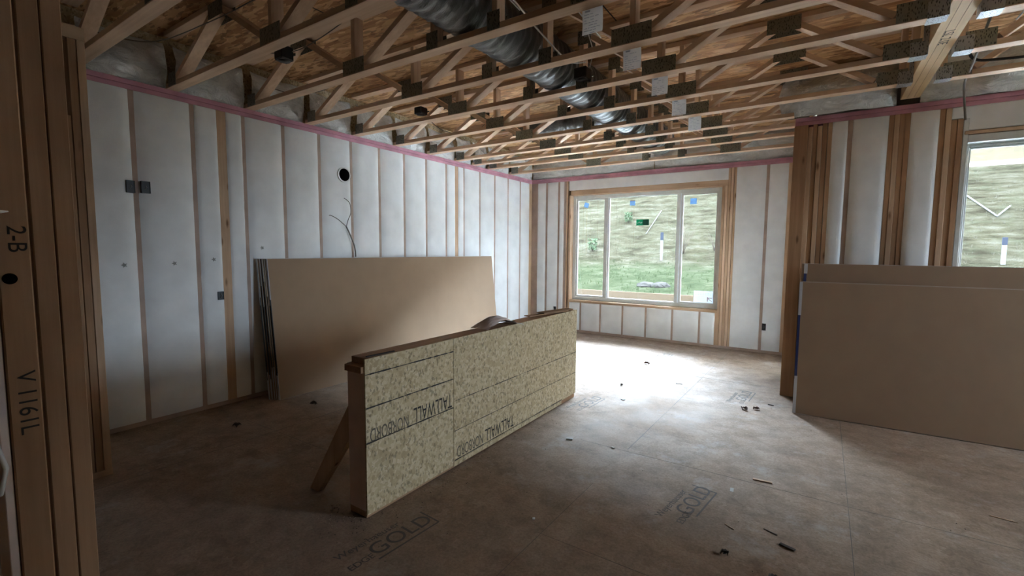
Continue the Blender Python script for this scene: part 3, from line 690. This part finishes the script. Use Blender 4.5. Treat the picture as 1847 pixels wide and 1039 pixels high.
tb([(X0 + .012, 3.385, 1.72), (X0 + .02, 3.34, 1.75), (X0 + .015, 3.27, 1.80), (X0, 3.20, 1.835), (X0 - .01, 3.18, 1.835)], .004)
tb([(X0 + .012, 3.385, 1.72), (X0 + .03, 3.40, 1.80), (X0 + .03, 3.435, 1.88), (X0 + .02, 3.43, 1.99), (X0 - .005, 3.375, 2.045)], .004)

# ------------------------------------------------------------------ drywall stacks
def sheet(name_label, group, M, L, Hh, th, tape, tape_rng, fold=0):
    """M maps local (u along, v up the sheet, w thickness outwards) to the world"""
    t = empty('drywall_sheet'); t.matrix_world = M; tag(t, name_label, 'drywall sheet', group)
    q = MB(); q.box(0, L, 0, Hh, .0008, th - .0008, 1)
    q.box(.0, L, .001, Hh - .001, th - .0008, th, 0); q.box(.0, L, .001, Hh - .001, 0, .0008, 0)
    q.build('board', [PAPER_BROWN, GYP], t, local=True)
    MB().box(-.0012, 0, tape_rng[0] * Hh, tape_rng[1] * Hh, 0, th).build('end_tape', tape, t, local=True)
    MB().box(-.0012, 0, 0.0, tape_rng[0] * Hh, 0, th).build('pale_end_tape', TAPE_PALE, t, local=True)
    MB().box(-.0012, 0, tape_rng[1] * Hh, Hh, 0, th).build('pale_end_tape', TAPE_PALE, t, local=True)
    if fold:
        MB().box(0, fold, 0, tape_rng[0] * Hh * 1.1, th, th + .0007).build('tape_fold', TAPE_PALE, t, local=True)
        MB().box(0, fold * .8, tape_rng[0] * Hh * 1.1, tape_rng[1] * Hh, th, th + .0007).build('tape_fold', tape, t, local=True)
        MB().box(0, fold, tape_rng[1] * Hh, Hh, th, th + .0007).build('tape_fold', TAPE_PALE, t, local=True)
    return t
def frame_M(o, u, v_, w): return Matrix(((u[0], v_[0], w[0], o[0]), (u[1], v_[1], w[1], o[1]), (u[2], v_[2], w[2], o[2]), (0, 0, 0, 1)))
NL = 9; names = ['front sheet', 'second sheet', 'third sheet', 'fourth sheet', 'fifth sheet', 'sixth sheet', 'seventh sheet', 'eighth sheet', 'rear sheet against the wall']
lean = Vector((-.148, 0, 1.362)).normalized(); nrm = Vector((lean.z, 0, -lean.x))
th = .0127
for i in range(NL):
    dy = 0 if i == 0 else -.006 * i + random.choice((-.006, .003, .005, -.002, 0)) ; dz = .0 if i else 0
    wofs = -(i + 1) * (th + .0004)
    o = Vector((-4.28, 2.405 + dy, .001)) + nrm * wofs; o.z = max(o.z, .001) + .0 
    o.z = .002
    M = frame_M(o + Vector((0, 0, 0)), (0, 1, 0), lean, nrm)
    sheet(names[i] + ' of the brown drywall stack leaning on the left wall', 'drywall sheets leaning on the left wall', M, 3.658, 1.372, th, TAPE, (.17 + random.uniform(-.05, .08), .74 + random.uniform(-.08, .10)), fold=.004 if i == 0 else 0)
# right stacks: taller sheets behind, shorter in front
ang = math.radians(1.6)
u = Vector((math.cos(ang), math.sin(ang), 0)); bk = Vector((-math.sin(ang), math.cos(ang), 0))
for i in range(2):
    ln = (Vector((0, 0, 1.190)) + bk * .29).normalized(); nr = u.cross(ln).normalized()   # towards the room (-y)
    o = Vector((-.138, 4.868, .002)) - nr * ((i + 1) * (th + .0004)) + u * (.0 if i == 0 else .004); o.z = .002 + .004 * i
    sheet(('frontmost', 'second')[i] + ' short sheet of the brown drywall stack under the right window', 'short drywall sheets at the right', frame_M(o, u, ln, nr), 3.658, 1.2192, th, TAPE_BLUE, (.25, .74 - .1 * i), fold=.024 if i == 0 else 0)
for i in range(4):
    a1 = math.radians(1.0); u1 = Vector((math.cos(a1), math.sin(a1), 0)); b1 = Vector((-math.sin(a1), math.cos(a1), 0))
    ln = (Vector((0, 0, 1.36)) + b1 * .20).normalized(); nr = u1.cross(ln).normalized()
    o = Vector((-.118 - .006 * i, 5.085, .002)) - nr * (i * (th + .0004)); o.z = .002
    sheet(('frontmost', 'second', 'third', 'rear')[i] + ' tall sheet of the brown drywall stack behind the short sheets', 'tall drywall sheets at the right', frame_M(o, u1, ln, nr), 3.658, 1.3716, th, TAPE_BLUE, (.55 - .2 * (i % 2), .93 - .04 * i), fold=.028 if i == 0 else 0)

# ------------------------------------------------------------------ half wall
hw = empty('half_partition', (-2.06, 2.85, 0)); tag(hw, 'low free-standing half wall sheathed in tan strand board, brown wood cap', 'half wall')
HX, HY0, HY1, HH = -1.98, 1.578, 4.15, .885
ST = .011
MB().box(HX - ST - D6, HX - ST, HY0 + .03, HY1 - .0, HH - .038, HH - .004, 0, .002).build('top_plate', DKW['y'], hw)
MB().box(HX - ST - D6 - .0, HX - ST, HY0 - .018, HY0 + .4, HH - .076, HH - .040, 0, .002).build('top_plate', DKW['y'], hw)
MB().box(HX - ST - D6, HX - ST, HY0 + .004, HY1 - .005, 0, .038, 0, .002).build('bottom_plate', DKW['y'], hw)
MB().box(HX - ST - D6 + .002, HX - ST, HY0, HY0 + .036, .038, HH - .076, 0, .002).build('end_stud', plain('end_stud_wood', (.72, .53, .45), .8), hw)
for y in (2.0, 2.42, 2.83, 3.24, 3.65, 4.1): MB().box(HX - ST - D6, HX - ST, y, y + T2, .038, HH - .078).build('stud', WOOD['z'], hw)
pa = MB().box(HX - ST, HX, HY0 - .001, 2.290, .020, HH, 0, .001).build('strand_board_panel', OSB_WALL, hw)
pb = MB().box(HX - ST, HX, 2.294, HY1, .045, HH, 0, .001).build('strand_board_panel', OSB_WALL, hw)
MB().box(HX - ST, HX, 2.294, HY1 - .3, .012, .043, 0, .001).build('strand_board_strip', OSB_WALL, hw)
MB().box(HX - ST - D6 - ST, HX - ST - D6, HY0 + .01, HY1, .01, HH - .04, 0, .001).build('strand_board_panel', OSB_WALL, hw)
def ink_lines(parent, rows, y0, y1, w=.008):
    q = MB()
    for z in rows:
        n_ = 24
        for i in range(n_):
            ya, yb = y0 + (y1 - y0) * i / n_, y0 + (y1 - y0) * (i + 1) / n_
            ww = w * random.uniform(.35, 1.0); q.box(HX + .0002, HX + .0009, ya, yb, z - ww / 2, z + ww / 2)
    q.build('ink_line', INK, parent)
ink_lines(pa, (.800, .616, .422), HY0, 2.288, .010); ink_lines(pb, (.462, .256), 2.30, HY1 - .005, .006); ink_lines(pb, (.052,), 2.30, HY1 - .3, .008)
def side_text(body, size, y, z, m_, fit):
    M = Matrix.Translation((HX + .0006, y, z)) @ Matrix.Rotation(math.pi / 2, 4, 'Z') @ Matrix.Rotation(math.pi / 2, 4, 'X') @ Matrix.Rotation(math.pi, 4, 'Z')
    letters('stamp', body, size, m_, M, pa if y < 2.29 else pb, .0003, fit=fit)
side_text('TALLWALL', .13, 2.10, .480, INK, .345); side_text('NORBORD', .11, 1.745, .462, INK_GREY, .28)
side_text('TALLWALL', .13, 2.83, .115, INK, .38); side_text('NORBORD', .11, 2.47, .105, INK_GREY, .29)
# seam shadows handled by real gaps; brace board leaning on its near end
br = empty('brace_board', (-2.50, 1.66, 0)); tag(br, 'short wooden brace board slanting from the floor to the half wall near end', 'board')
q = MB()
A = [(-2.545, 0.0), (-2.46, 0.0), (-2.155, .40), (-2.155, .60)]
yA, yB = 1.60, 1.64
vs = [(a, yA, z) for a, z in A] + [(a, yB, z) for a, z in A]
q.add(vs, [[0, 1, 2, 3], [7, 6, 5, 4], [0, 4, 5, 1], [1, 5, 6, 2], [2, 6, 7, 3], [3, 7, 4, 0]]); q.build('board', WOOD['z'], br)
# things on the half wall
t = empty('paper_scrap', (-2.05, 3.02, HH)); tag(t, 'crumpled brown drywall paper scrap draped on top of the half wall', 'scrap')
q = MB()
def cp(u_, v_):
    y = 2.66 + .44 * u_; x = HX - .155 + .165 * v_
    hgt_ = .085 * (1 - abs(2 * u_ - .9) ** 1.5) * (.6 + .4 * math.sin(v_ * 3)) + .008 * noise.noise(Vector((u_ * 7, v_ * 7, 1)))
    return (x, y, HH - .002 + max(hgt_, .002))
q.grid(cp, 12, 8, sm=False); q.build('sheet', fabric('brown_scrap_paper', (.70, .60, .55), 80, .9, .2), t)
q = MB(); q.bar((HX - .02, 3.03, HH + .018), (HX + .012, 3.13, HH - .012), .02, .003); q.build('torn_strip', GYP, t)
q = MB(); q.bar((HX - .13, 3.42, HH + .008), (HX - .03, 3.96, HH + .010), .07, .006).bar((HX - .10, 3.6, HH + .020), (HX - .05, 4.08, HH + .012), .09, .007); tag(q.build('wood_scrap', DKW['y'], origin=(HX - .08, 3.7, HH)), 'flat wood offcuts lying on the far end of the half wall', 'scrap')
q = MB(); q.bar((HX - .04, 1.62, HH + .002), (HX - .02, 1.80, HH + .004), .012, .006); tag(q.build('wood_sliver', DIRT, origin=(HX - .03, 1.7, HH)), 'dark wood sliver on the near end of the half wall top', 'scrap')

# ------------------------------------------------------------------ near doorway studs at the left edge
nl = empty('wall_doorway', (-1.1, .2, 0)); tag(nl, kind='structure')
def vst(x0, x1, y0, y1, m_, z1=2.70, name='stud'): return stud(nl, x0, x1, y0, y1, .038, z1, m_, name)
s1 = vst(-1.03 - D4, -1.03, .151, .188, DKW['z'])
vst(-1.5 - D4, -1.5, .278, .3150, DKW['z']); vst(-1.5 - D4, -1.5, .3172, .3535, DKW['z'])
MB().box(-1.03 - D4 + .002, -1.034, .1395, .150, .04, 1.40, 0, .001).build('pale_strip', plain('pale_strip_wood', (.80, .66, .60), .7), nl)  # thin paler board along the side of the near stud
MB().box(-1.03 - D4, -1.03, -2.5, .188, 0, .038).box(-1.03 - D4, -1.03, -2.5, .188, 2.70, H).build('plate', DKW['y'], nl)
MB().box(-1.5 - D4, -1.5, .20, .3535, 0, .038).box(-1.5 - D4, -1.5, .20, .3535, 2.70, H).build('plate', DKW['y'], nl)
for y in (-.25, -.65, -1.05, -1.45, -1.85, -2.25): vst(-1.03 - D4, -1.03, y, y + T2, DKW['z'])
def xtext(body, size, y, z, roll_=-90):
    M = Matrix.Translation((-1.0295, y, z)) @ Matrix.Rotation(math.pi / 2, 4, 'Z') @ Matrix.Rotation(math.pi / 2, 4, 'X') @ Matrix.Rotation(math.radians(roll_), 4, 'Z')
    letters('handwriting', body, size, INK, M, nl, .0002)
xtext('2-B', .030, .173, 1.482); xtext('V 1161L', .030, .171, 1.225)
q = MB(); q.tube([(-1.034, .163, 1.421), (-1.0293, .163, 1.421)], .0085, 20); q.build('drilled_hole', DARKHOLE, nl)
t = empty('switch_box', (-1.06, .13, 1.262)); tag(t, 'black plastic switch box nailed to the nearest doorway stud at left edge', 'switch box')
MB().box(-1.09, -1.012, .087, .1390, 1.212, 1.312, 0, .005).build('housing', BLACK, t)
t = empty('switch_box', (-1.06, .13, 1.50)); tag(t, 'upper black box and clip on the nearest doorway stud above the drilled hole', 'switch box')
MB().box(-1.09, -1.022, .097, .1505, 1.440, 1.480, 0, .004).box(-1.05, -1.024, .12, .1505, 1.479, 1.530, 0, .002).build('housing', BLACK, t)
q = MB(); q.tube([(-1.06, .110, 1.21), (-1.03, .132, 1.18), (-1.025, .142, 1.13), (-1.03, .135, 1.09), (-1.06, .10, 1.07)], .0035, 8); tag(q.build('cable', WHITE_CABLE), 'white cable looping below the black switch box at left edge', 'cable')
q = MB(); q.tube([(-1.02, .10, 1.515), (-1.018, .15, 1.521), (-1.024, .166, 1.523)], [.004, .0035, .001], 8); tag(q.build('cable', WHITE_CABLE), 'short white cable end above the drilled hole at left edge', 'cable')

ns = empty('wall_hall', (-3.83, .9, 0)); tag(ns, kind='structure')
stud(ns, -3.76 - D6, -3.76, .945, .983, .038, PT, WOOD['z'])
stud(ns, -3.76 - D6, -3.765, .905, .943, .038, PT, DKW['z']); stud(ns, -3.76 - D6, -3.762, .862, .900, .038, 2.25, DKW['z'])
for y in (.5, .1, -.3, -.7, -1.1, -1.5, -1.9, -2.3): stud(ns, -3.76 - D6, -3.76, y, y + T2, .038, PT, DKW['z'])
MB().box(-3.76 - D6, -3.76, YB, .985, 0, .038).box(-3.76 - D6, -3.76, YB, .985, PT, H).build('plate', WOOD['y'], ns)

# ------------------------------------------------------------------ debris on the floor
def leaf(x, y, s, label, m_=DIRT, name='dead_leaf', cat='leaf'):
    q = MB()
    for k in range(3):
        cx, cy = x + random.uniform(-.4, .4) * s, y + random.uniform(-.3, .3) * s; a = random.uniform(0, 6.28); l = s * random.uniform(.5, .8); w_ = l * .45
        def fn(u_, v_, cx=cx, cy=cy, a=a, l=l, w_=w_):
            px = (u_ - .5) * 2 * l; ww = w_ * math.sin(math.pi * (.06 + .88 * u_)); py = (v_ - .5) * 2 * ww
            return (cx + px * math.cos(a) - py * math.sin(a), cy + px * math.sin(a) + py * math.cos(a), .003 + s * .45 * (2 * v_ - 1) ** 2 * math.sin(math.pi * u_) + .008 * abs(math.sin(5 * u_)))
        q.grid(fn, 6, 4)
    tag(q.build(name, m_, origin=(x, y, 0)), label, cat, 'bits of debris on the subfloor')
BRN = plain('dead_leaf_brown', (.10, .055, .04), .9)
leaf(-1.80, 5.91, .055, 'dark crumpled leaf on the bright floor before the far window', BRN)
leaf(-1.727, 4.79, .035, 'small dark leaf on the floor right of the half wall far end', DIRT)
leaf(-.52, 4.72, .045, 'clump of red-brown leaves on the floor near the right drywall', BRN); leaf(-.42, 4.79, .035, 'smaller red-brown leaf just right of the leaf clump', BRN)
leaf(-3.911, 2.52, .05, 'dark leaf on the floor before the left drywall stack', DIRT); leaf(-3.94, 1.84, .04, 'dark leaf lying on the floor near the left wall', DIRT)
def chip(x, y, l, w_, a, label, m_=CHIP, hz=.008, name='gypsum_crumb', cat='crumb'):
    q = MB(); c, s_ = math.cos(a), math.sin(a)
    M = Matrix.Translation((x, y, 0)) @ Matrix.Rotation(a, 4, 'Z')
    q.box(-l / 2, l / 2, -w_ / 2, w_ / 2, .0008, hz, 0, min(hz, w_) * .2, M)
    tag(q.build(name, m_, origin=(x, y, 0)), label, cat, 'bits of debris on the subfloor')
chip(-1.553, 3.165, .05, .018, .3, 'white gypsum crumb on the floor right of the half wall', hz=.012)
chip(-1.551, 4.34, .035, .03, .9, 'small white crumb on the floor beyond the half wall middle')
chip(-1.214, 3.21, .028, .016, -.3, 'small grey crumb on the mid floor right of the white one', plain('grey_crumb', (.42, .38, .33), .9))
chip(-1.233, 2.09, .014, .012, .6, 'tiny white crumb on the floor nearest the camera')
chip(-.234, 3.28, .11, .016, .1, 'thin wood splinter on the floor before the right drywall', WOOD['x'], .007, 'wood_splinter', 'splinter')
chip(-.142, 2.69, .07, .006, -.35, 'dark curved splinter on the near floor', DIRT, .004, 'wood_splinter', 'splinter')
chip(-.061, 2.593, .07, .02, -.3, 'dark bark chip on the near floor, right of the curved splinter', DIRT, .008, 'bark_chip', 'chip')
chip(.924, 3.56, .11, .005, -.1, 'thin pale splinter on the shaded floor at right', WOOD['x'], .004, 'wood_splinter', 'splinter')
chip(-.33, 2.62, .06, .005, -.5, 'thin pale splinter beside the stamped floor box', WOOD['x'], .004, 'wood_splinter', 'splinter')
chip(-1.23, 5.22, .07, .012, .2, 'dark sliver on the bright floor before the far window', DIRT, .005, 'wood_splinter', 'splinter')
chip(-.32, 5.0, .05, .015, -.2, 'dark sliver beside the base of the corner post', DIRT, .006, 'wood_splinter', 'splinter')
chip(-.38, 3.05, .02, .05, .1, 'pale smear-like flake on the near floor above the splinters', plain('pale_flake', (.40, .36, .31), .9), .002, 'wood_flake', 'flake')
leaf(-.31, 2.36, .028, 'dark earthy clod on the floor at the bottom edge, left one', DIRT, 'dirt_clod', 'dirt'); leaf(-.10, 2.30, .026, 'dark earthy clod on the floor at the bottom edge, right one', DIRT, 'dirt_clod', 'dirt')
# fine crumbs and sawdust nobody could count
q = MB()
for k in range(900):
    r = random.random()
    if r < .35: x, y = HX + abs(random.gauss(0, .10)), random.uniform(HY0, HY1)
    elif r < .5: x, y = HX - .1 + random.gauss(0, .12), HY0 - abs(random.gauss(0, .12))
    elif r < .6: x, y = XL + abs(random.gauss(0.05, .12)), random.uniform(1, 2.3)
    else: x, y = random.uniform(-4.3, 2.5), random.uniform(1.2, 7.2)
    if (y > 5.2 and x > -.4) or (HX - .18 < x < HX + .004 and HY0 - .004 < y < HY1) or x < XL + .02: continue
    s = random.uniform(.001, .003) * (1.6 if random.random() < .05 else 1); a = random.random() * 3
    q.bar((x, y, .0012), (x + math.cos(a) * s * 2.2, y + math.sin(a) * s * 2.2, .0012), s, .0022, mi=random.choice((0, 0, 1)))
tag(q.build('sawdust_crumbs', [plain('sawdust', (.42, .33, .24), .95), DIRT]), 'scattered sawdust and crumbs over the subfloor', 'sawdust', kind='stuff')

# ------------------------------------------------------------------ stickers on the far window
def on_glass(name, px, pz, w_, h_, m_, label, rot=0.0, extra=None):
    t = empty(name, (px, WY + .04, pz)); tag(t, label, 'sticker', 'stickers on the far window')
    M = Matrix.Translation((px, WY + .0425, pz)) @ Matrix.Rotation(rot, 4, 'Y')
    MB().box(-w_ / 2, w_ / 2, -.0008, .0008, -h_ / 2, h_ / 2, 0, 0, M).build('sheet', m_, t)
    if extra: extra(M, t)
    return t
on_glass('window_sticker', -3.525, 2.275, .085, .085, BLUE_ST, 'pale blue square sticker on the left window pane', .35)
on_glass('window_sticker', -2.68, 2.275, .09, .085, BLUE_ST, 'pale blue square sticker on the wide middle pane', .0, lambda M, t: MB().box(-.045, .045, -.0014, -.0009, .028, .042, 0, 0, M).build('dark_band', BROWN_PR, t))
on_glass('window_sticker', -1.70, 2.254, .095, .09, BLUE_ST, 'pale blue square sticker on the right window pane', .02)
def gx(M, t):
    MB().box(.005, .105, -.0016, -.0009, -.045, .045, 0, 0, M).build('dark_print', GREEN_DK, t)
    q = MB()
    for k in range(5): q.box(-.09 + k * .018, -.08 + k * .018, -.0016, -.0009, -.02 + .006 * (k % 3), .0 + .006 * (k % 3), 0, 0, M)
    q.build('pale_print', STAKE, t)
on_glass('window_sticker', -2.50, 1.945, .215, .10, GREEN_ST, 'dark green rectangular label on the middle pane', .0, gx)
def sx(M, t):
    q = MB()
    for r, (n_, w_) in enumerate(((6, .022), (7, .020))):
        for k in range(n_): q.box(-.13 + k * .036, -.13 + k * .036 + w_, -.0016, -.0009, .055 - r * .026, .068 - r * .026, 0, 0, M)
    for r in range(4): q.box(-.135, .01, -.0016, -.0009, -.0 - r * .018, .004 - r * .018, 0, 0, M)
    q.build('print', GREY_PR, t)
    MB().box(.045, .06, -.0016, -.0009, -.07, .0, 0, 0, M).box(.06, .12, -.0016, -.0009, -.02, -.005, 0, 0, M).bar(M @ Vector((.055, -.0012, -.02)), M @ Vector((.12, -.0012, -.07)), .0006, .012).build('picture', BROWN_PR, t)
on_glass('window_notice', -1.487, .755, .31, .185, NOTICE, 'white printed notice taped in the lower right corner of far window', .0, sx)

# ------------------------------------------------------------------ outdoors
yard = MB()
def gz(x, y):
    if y < 19: z = -.30 + max(0, (y - 8.5)) / 10.5 * 1.12
    else: z = .82 + (y - 19) * (.42 + min(.16, (y - 19) * .008)) + .35 * (1 - math.exp(-(y - 19) / 3))
    z = min(z, 27 + .012 * x)
    return z + (.10 * noise.noise(Vector((x * .5, y * .5, 0))) + .05 * noise.noise(Vector((x * 2.1, y * 2.1, 4)))) * min(1, max(0, (y - 8) / 4))
def yg(u_, v_):
    y = -14 + 84 * v_; x = -60 + 120 * u_
    return (x, y, gz(x, y) if y > 7.5 else -.30)
yard.grid(yg, 220, 180); yd = yard.build('hillside', HILL); tag(yd, kind='structure')
def tufts():
    q = MB()
    for k in range(5200):
        y = 9.5 + 22 * random.random() ** 1.3; x = random.uniform(-1.05, .42) * y if random.random() < .85 else random.uniform(.1, .6) * y
        z = gz(x, y); s = random.uniform(.04, .12)
        for j in range(3):
            a = random.random() * 6.28; q.add([(x, y, z - .02), (x + .02 * math.cos(a), y + .02 * math.sin(a), z - .02), (x + s * .5 * math.cos(a + .5), y + s * .5 * math.sin(a), z + s)], [[0, 1, 2]], 0 if z < 1.1 else 1)
    return q
tag(tufts().build('grass_tufts', [plain('green_blades', (.024, .031, .015), 1, 0, 0), plain('straw_blades', (.050, .045, .033), 1, 0, 0)]), 'loose grass tufts growing over the yard and hillside', 'grass', kind='stuff')
def stake(x, y, h, label):
    z = gz(x, y); t = empty('marker_stake', (x, y, z)); tag(t, label, 'stake', 'white marker stakes on the hillside')
    MB().box(x - .05, x + .05, y - .03, y + .03, z - .1, z + h * .72, 0, .006).build('post', STAKE2, t)
    MB().box(x - .055, x + .055, y - .035, y + .035, z + h * .72, z + h, 0, .006).build('cap', plain('grey_cap', (.018, .02, .026), 1, 0, 0), t)
stake(-5.5, 19.5, 1.15, 'white stake with dark cap seen through the middle pane of far window')
stake(4.55, 19.6, .8, 'white stake with dark cap seen through the right window')
def onhill(x, y): return Vector((x, y, gz(x, y) + .06))
def strip(segs, label, r=.014):
    q = MB()
    for a, b in segs: q.tube([a, (a + b) / 2, b], r, 6)
    tag(q.build('drain_hose', STAKE2), label, 'hose')
strip([(onhill(-6.9, 24.2), onhill(-6.9, 21.8))], 'white hose running down the slope behind the far window')
strip([(onhill(4.4, 25.0), onhill(5.0, 22.6)), (onhill(5.0, 22.6), onhill(5.45, 23.3))], 'white forked hose running down the slope behind the right window', .024)
def shrub(x, y, h, label, leafy=True):
    z = gz(x, y); t = empty('small_shrub', (x, y, z)); tag(t, label, 'shrub', 'small shrubs on the hillside')
    q = MB()
    for k in range(9):
        a = random.random() * 6.28; l = h * random.uniform(.6, 1)
        q.tube([(x, y, z - .05), (x + .12 * h * math.cos(a), y + .12 * h * math.sin(a), z + l * .5), (x + .35 * h * math.cos(a), y + .3 * h * math.sin(a), z + l)], [.011, .008, .003], 5)
    q.build('twigs', TWIG, t)
    if leafy:
        q = MB()
        for k in range(160):
            a = random.random() * 6.28; r = h * .35 * math.sqrt(random.random()); zz = z + h * random.uniform(.15, 1); s = .05
            c = Vector((x + r * math.cos(a), y + r * math.sin(a), zz)); d1 = Vector((random.gauss(0, 1), random.gauss(0, 1), random.gauss(0, 1))).normalized() * s; d2 = d1.orthogonal().normalized() * s * .6
            q.add([c - d1, c + d2, c + d1, c - d2], [[0, 1, 2, 3]])
        q.build('leaves', SHRUB, t)
shrub(-8.9, 20.2, .6, 'small leafy shrub seen through the left pane of far window'); shrub(-4.75, 20.0, 1.3, 'bare twiggy shrub seen right of the white stake', False)
shrub(-3.6, 20.3, .9, 'bare twiggy shrub seen through the right pane of far window', False)
shrub(-8.2, 23.0, .55, 'leafy shrub high on the slope behind the middle pane')
q = MB(); 
for k in range(7):
    cx, cy = -4.35 + random.uniform(-.35, .35), 15.0 + random.uniform(-.4, .4); zz = gz(cx, cy); s = random.uniform(.12, .26)
    b = bmesh.new(); bmesh.ops.create_icosphere(b, subdivisions=2, radius=s)
    for v in b.verts: v.co = Vector((v.co.x * 1.3, v.co.y, v.co.z * .6)) * (1 + .35 * noise.noise(v.co * 6 + Vector((k, 0, 0)))) + Vector((cx, cy, zz + .02))
    b.verts.index_update(); q.add([v.co[:] for v in b.verts], [[v.index for v in f_.verts] for f_ in b.faces]); b.free()
tag(q.build('rock_pile', ROCK), 'low pile of grey rocks in the grass outside the far window', 'rocks', kind='stuff')
MB().box(-7, -.1, YF + .18, 11.2, -.30, -.16, 0, .01).box(-.08, 7.5, YR + .18, 10.5, -.30, -.16, 0, .01).box(XE + .15, 10, -2, YR + .1, -.30, -.16, 0, .01).build('bounce_slab', plain('pale_bounce_concrete', (.82, .81, .78), .85)); tag(bpy.data.objects['bounce_slab'], kind='structure')  # unseen pale slab added to bounce sky light up through the openings
MB().box(-6.5, -.2, 11.25, 11.30, -.3, .44, 0, .004).build('garden_edging', plain('dimmed_edging', (.045, .034, .024), 1, 0, 0))  # edging colour darkened to keep it from washing out in daylight
tag(bpy.data.objects['garden_edging'], 'brown timber edging board just outside the far window', 'edging board')
pr = empty('patio_beam', (3, 7.7, 2.53)); tag(pr, 'beige patio roof beam seen outside the right window', 'beam')
MB().box(.9, 6.2, 7.55, 7.95, 2.53, 2.75, 0, .005).build('fascia_beam', SOFFIT, pr)
MB().box(.9, 6.2, 5.66, 7.55, 2.72, 2.75).build('roof_panel', SOFFIT, pr)
MB().box(1.55, 1.95, 7.60, 7.80, 2.523, 2.5295, 0, .001).build('soffit_vent', plain('pale_green_vent', (.16, .17, .13), .8, 0, 0), pr)
MB().box(6.0, 6.12, 7.7, 7.82, -.30, 2.53).build('roof_post', SOFFIT, pr)
bpy.context.view_layer.update()
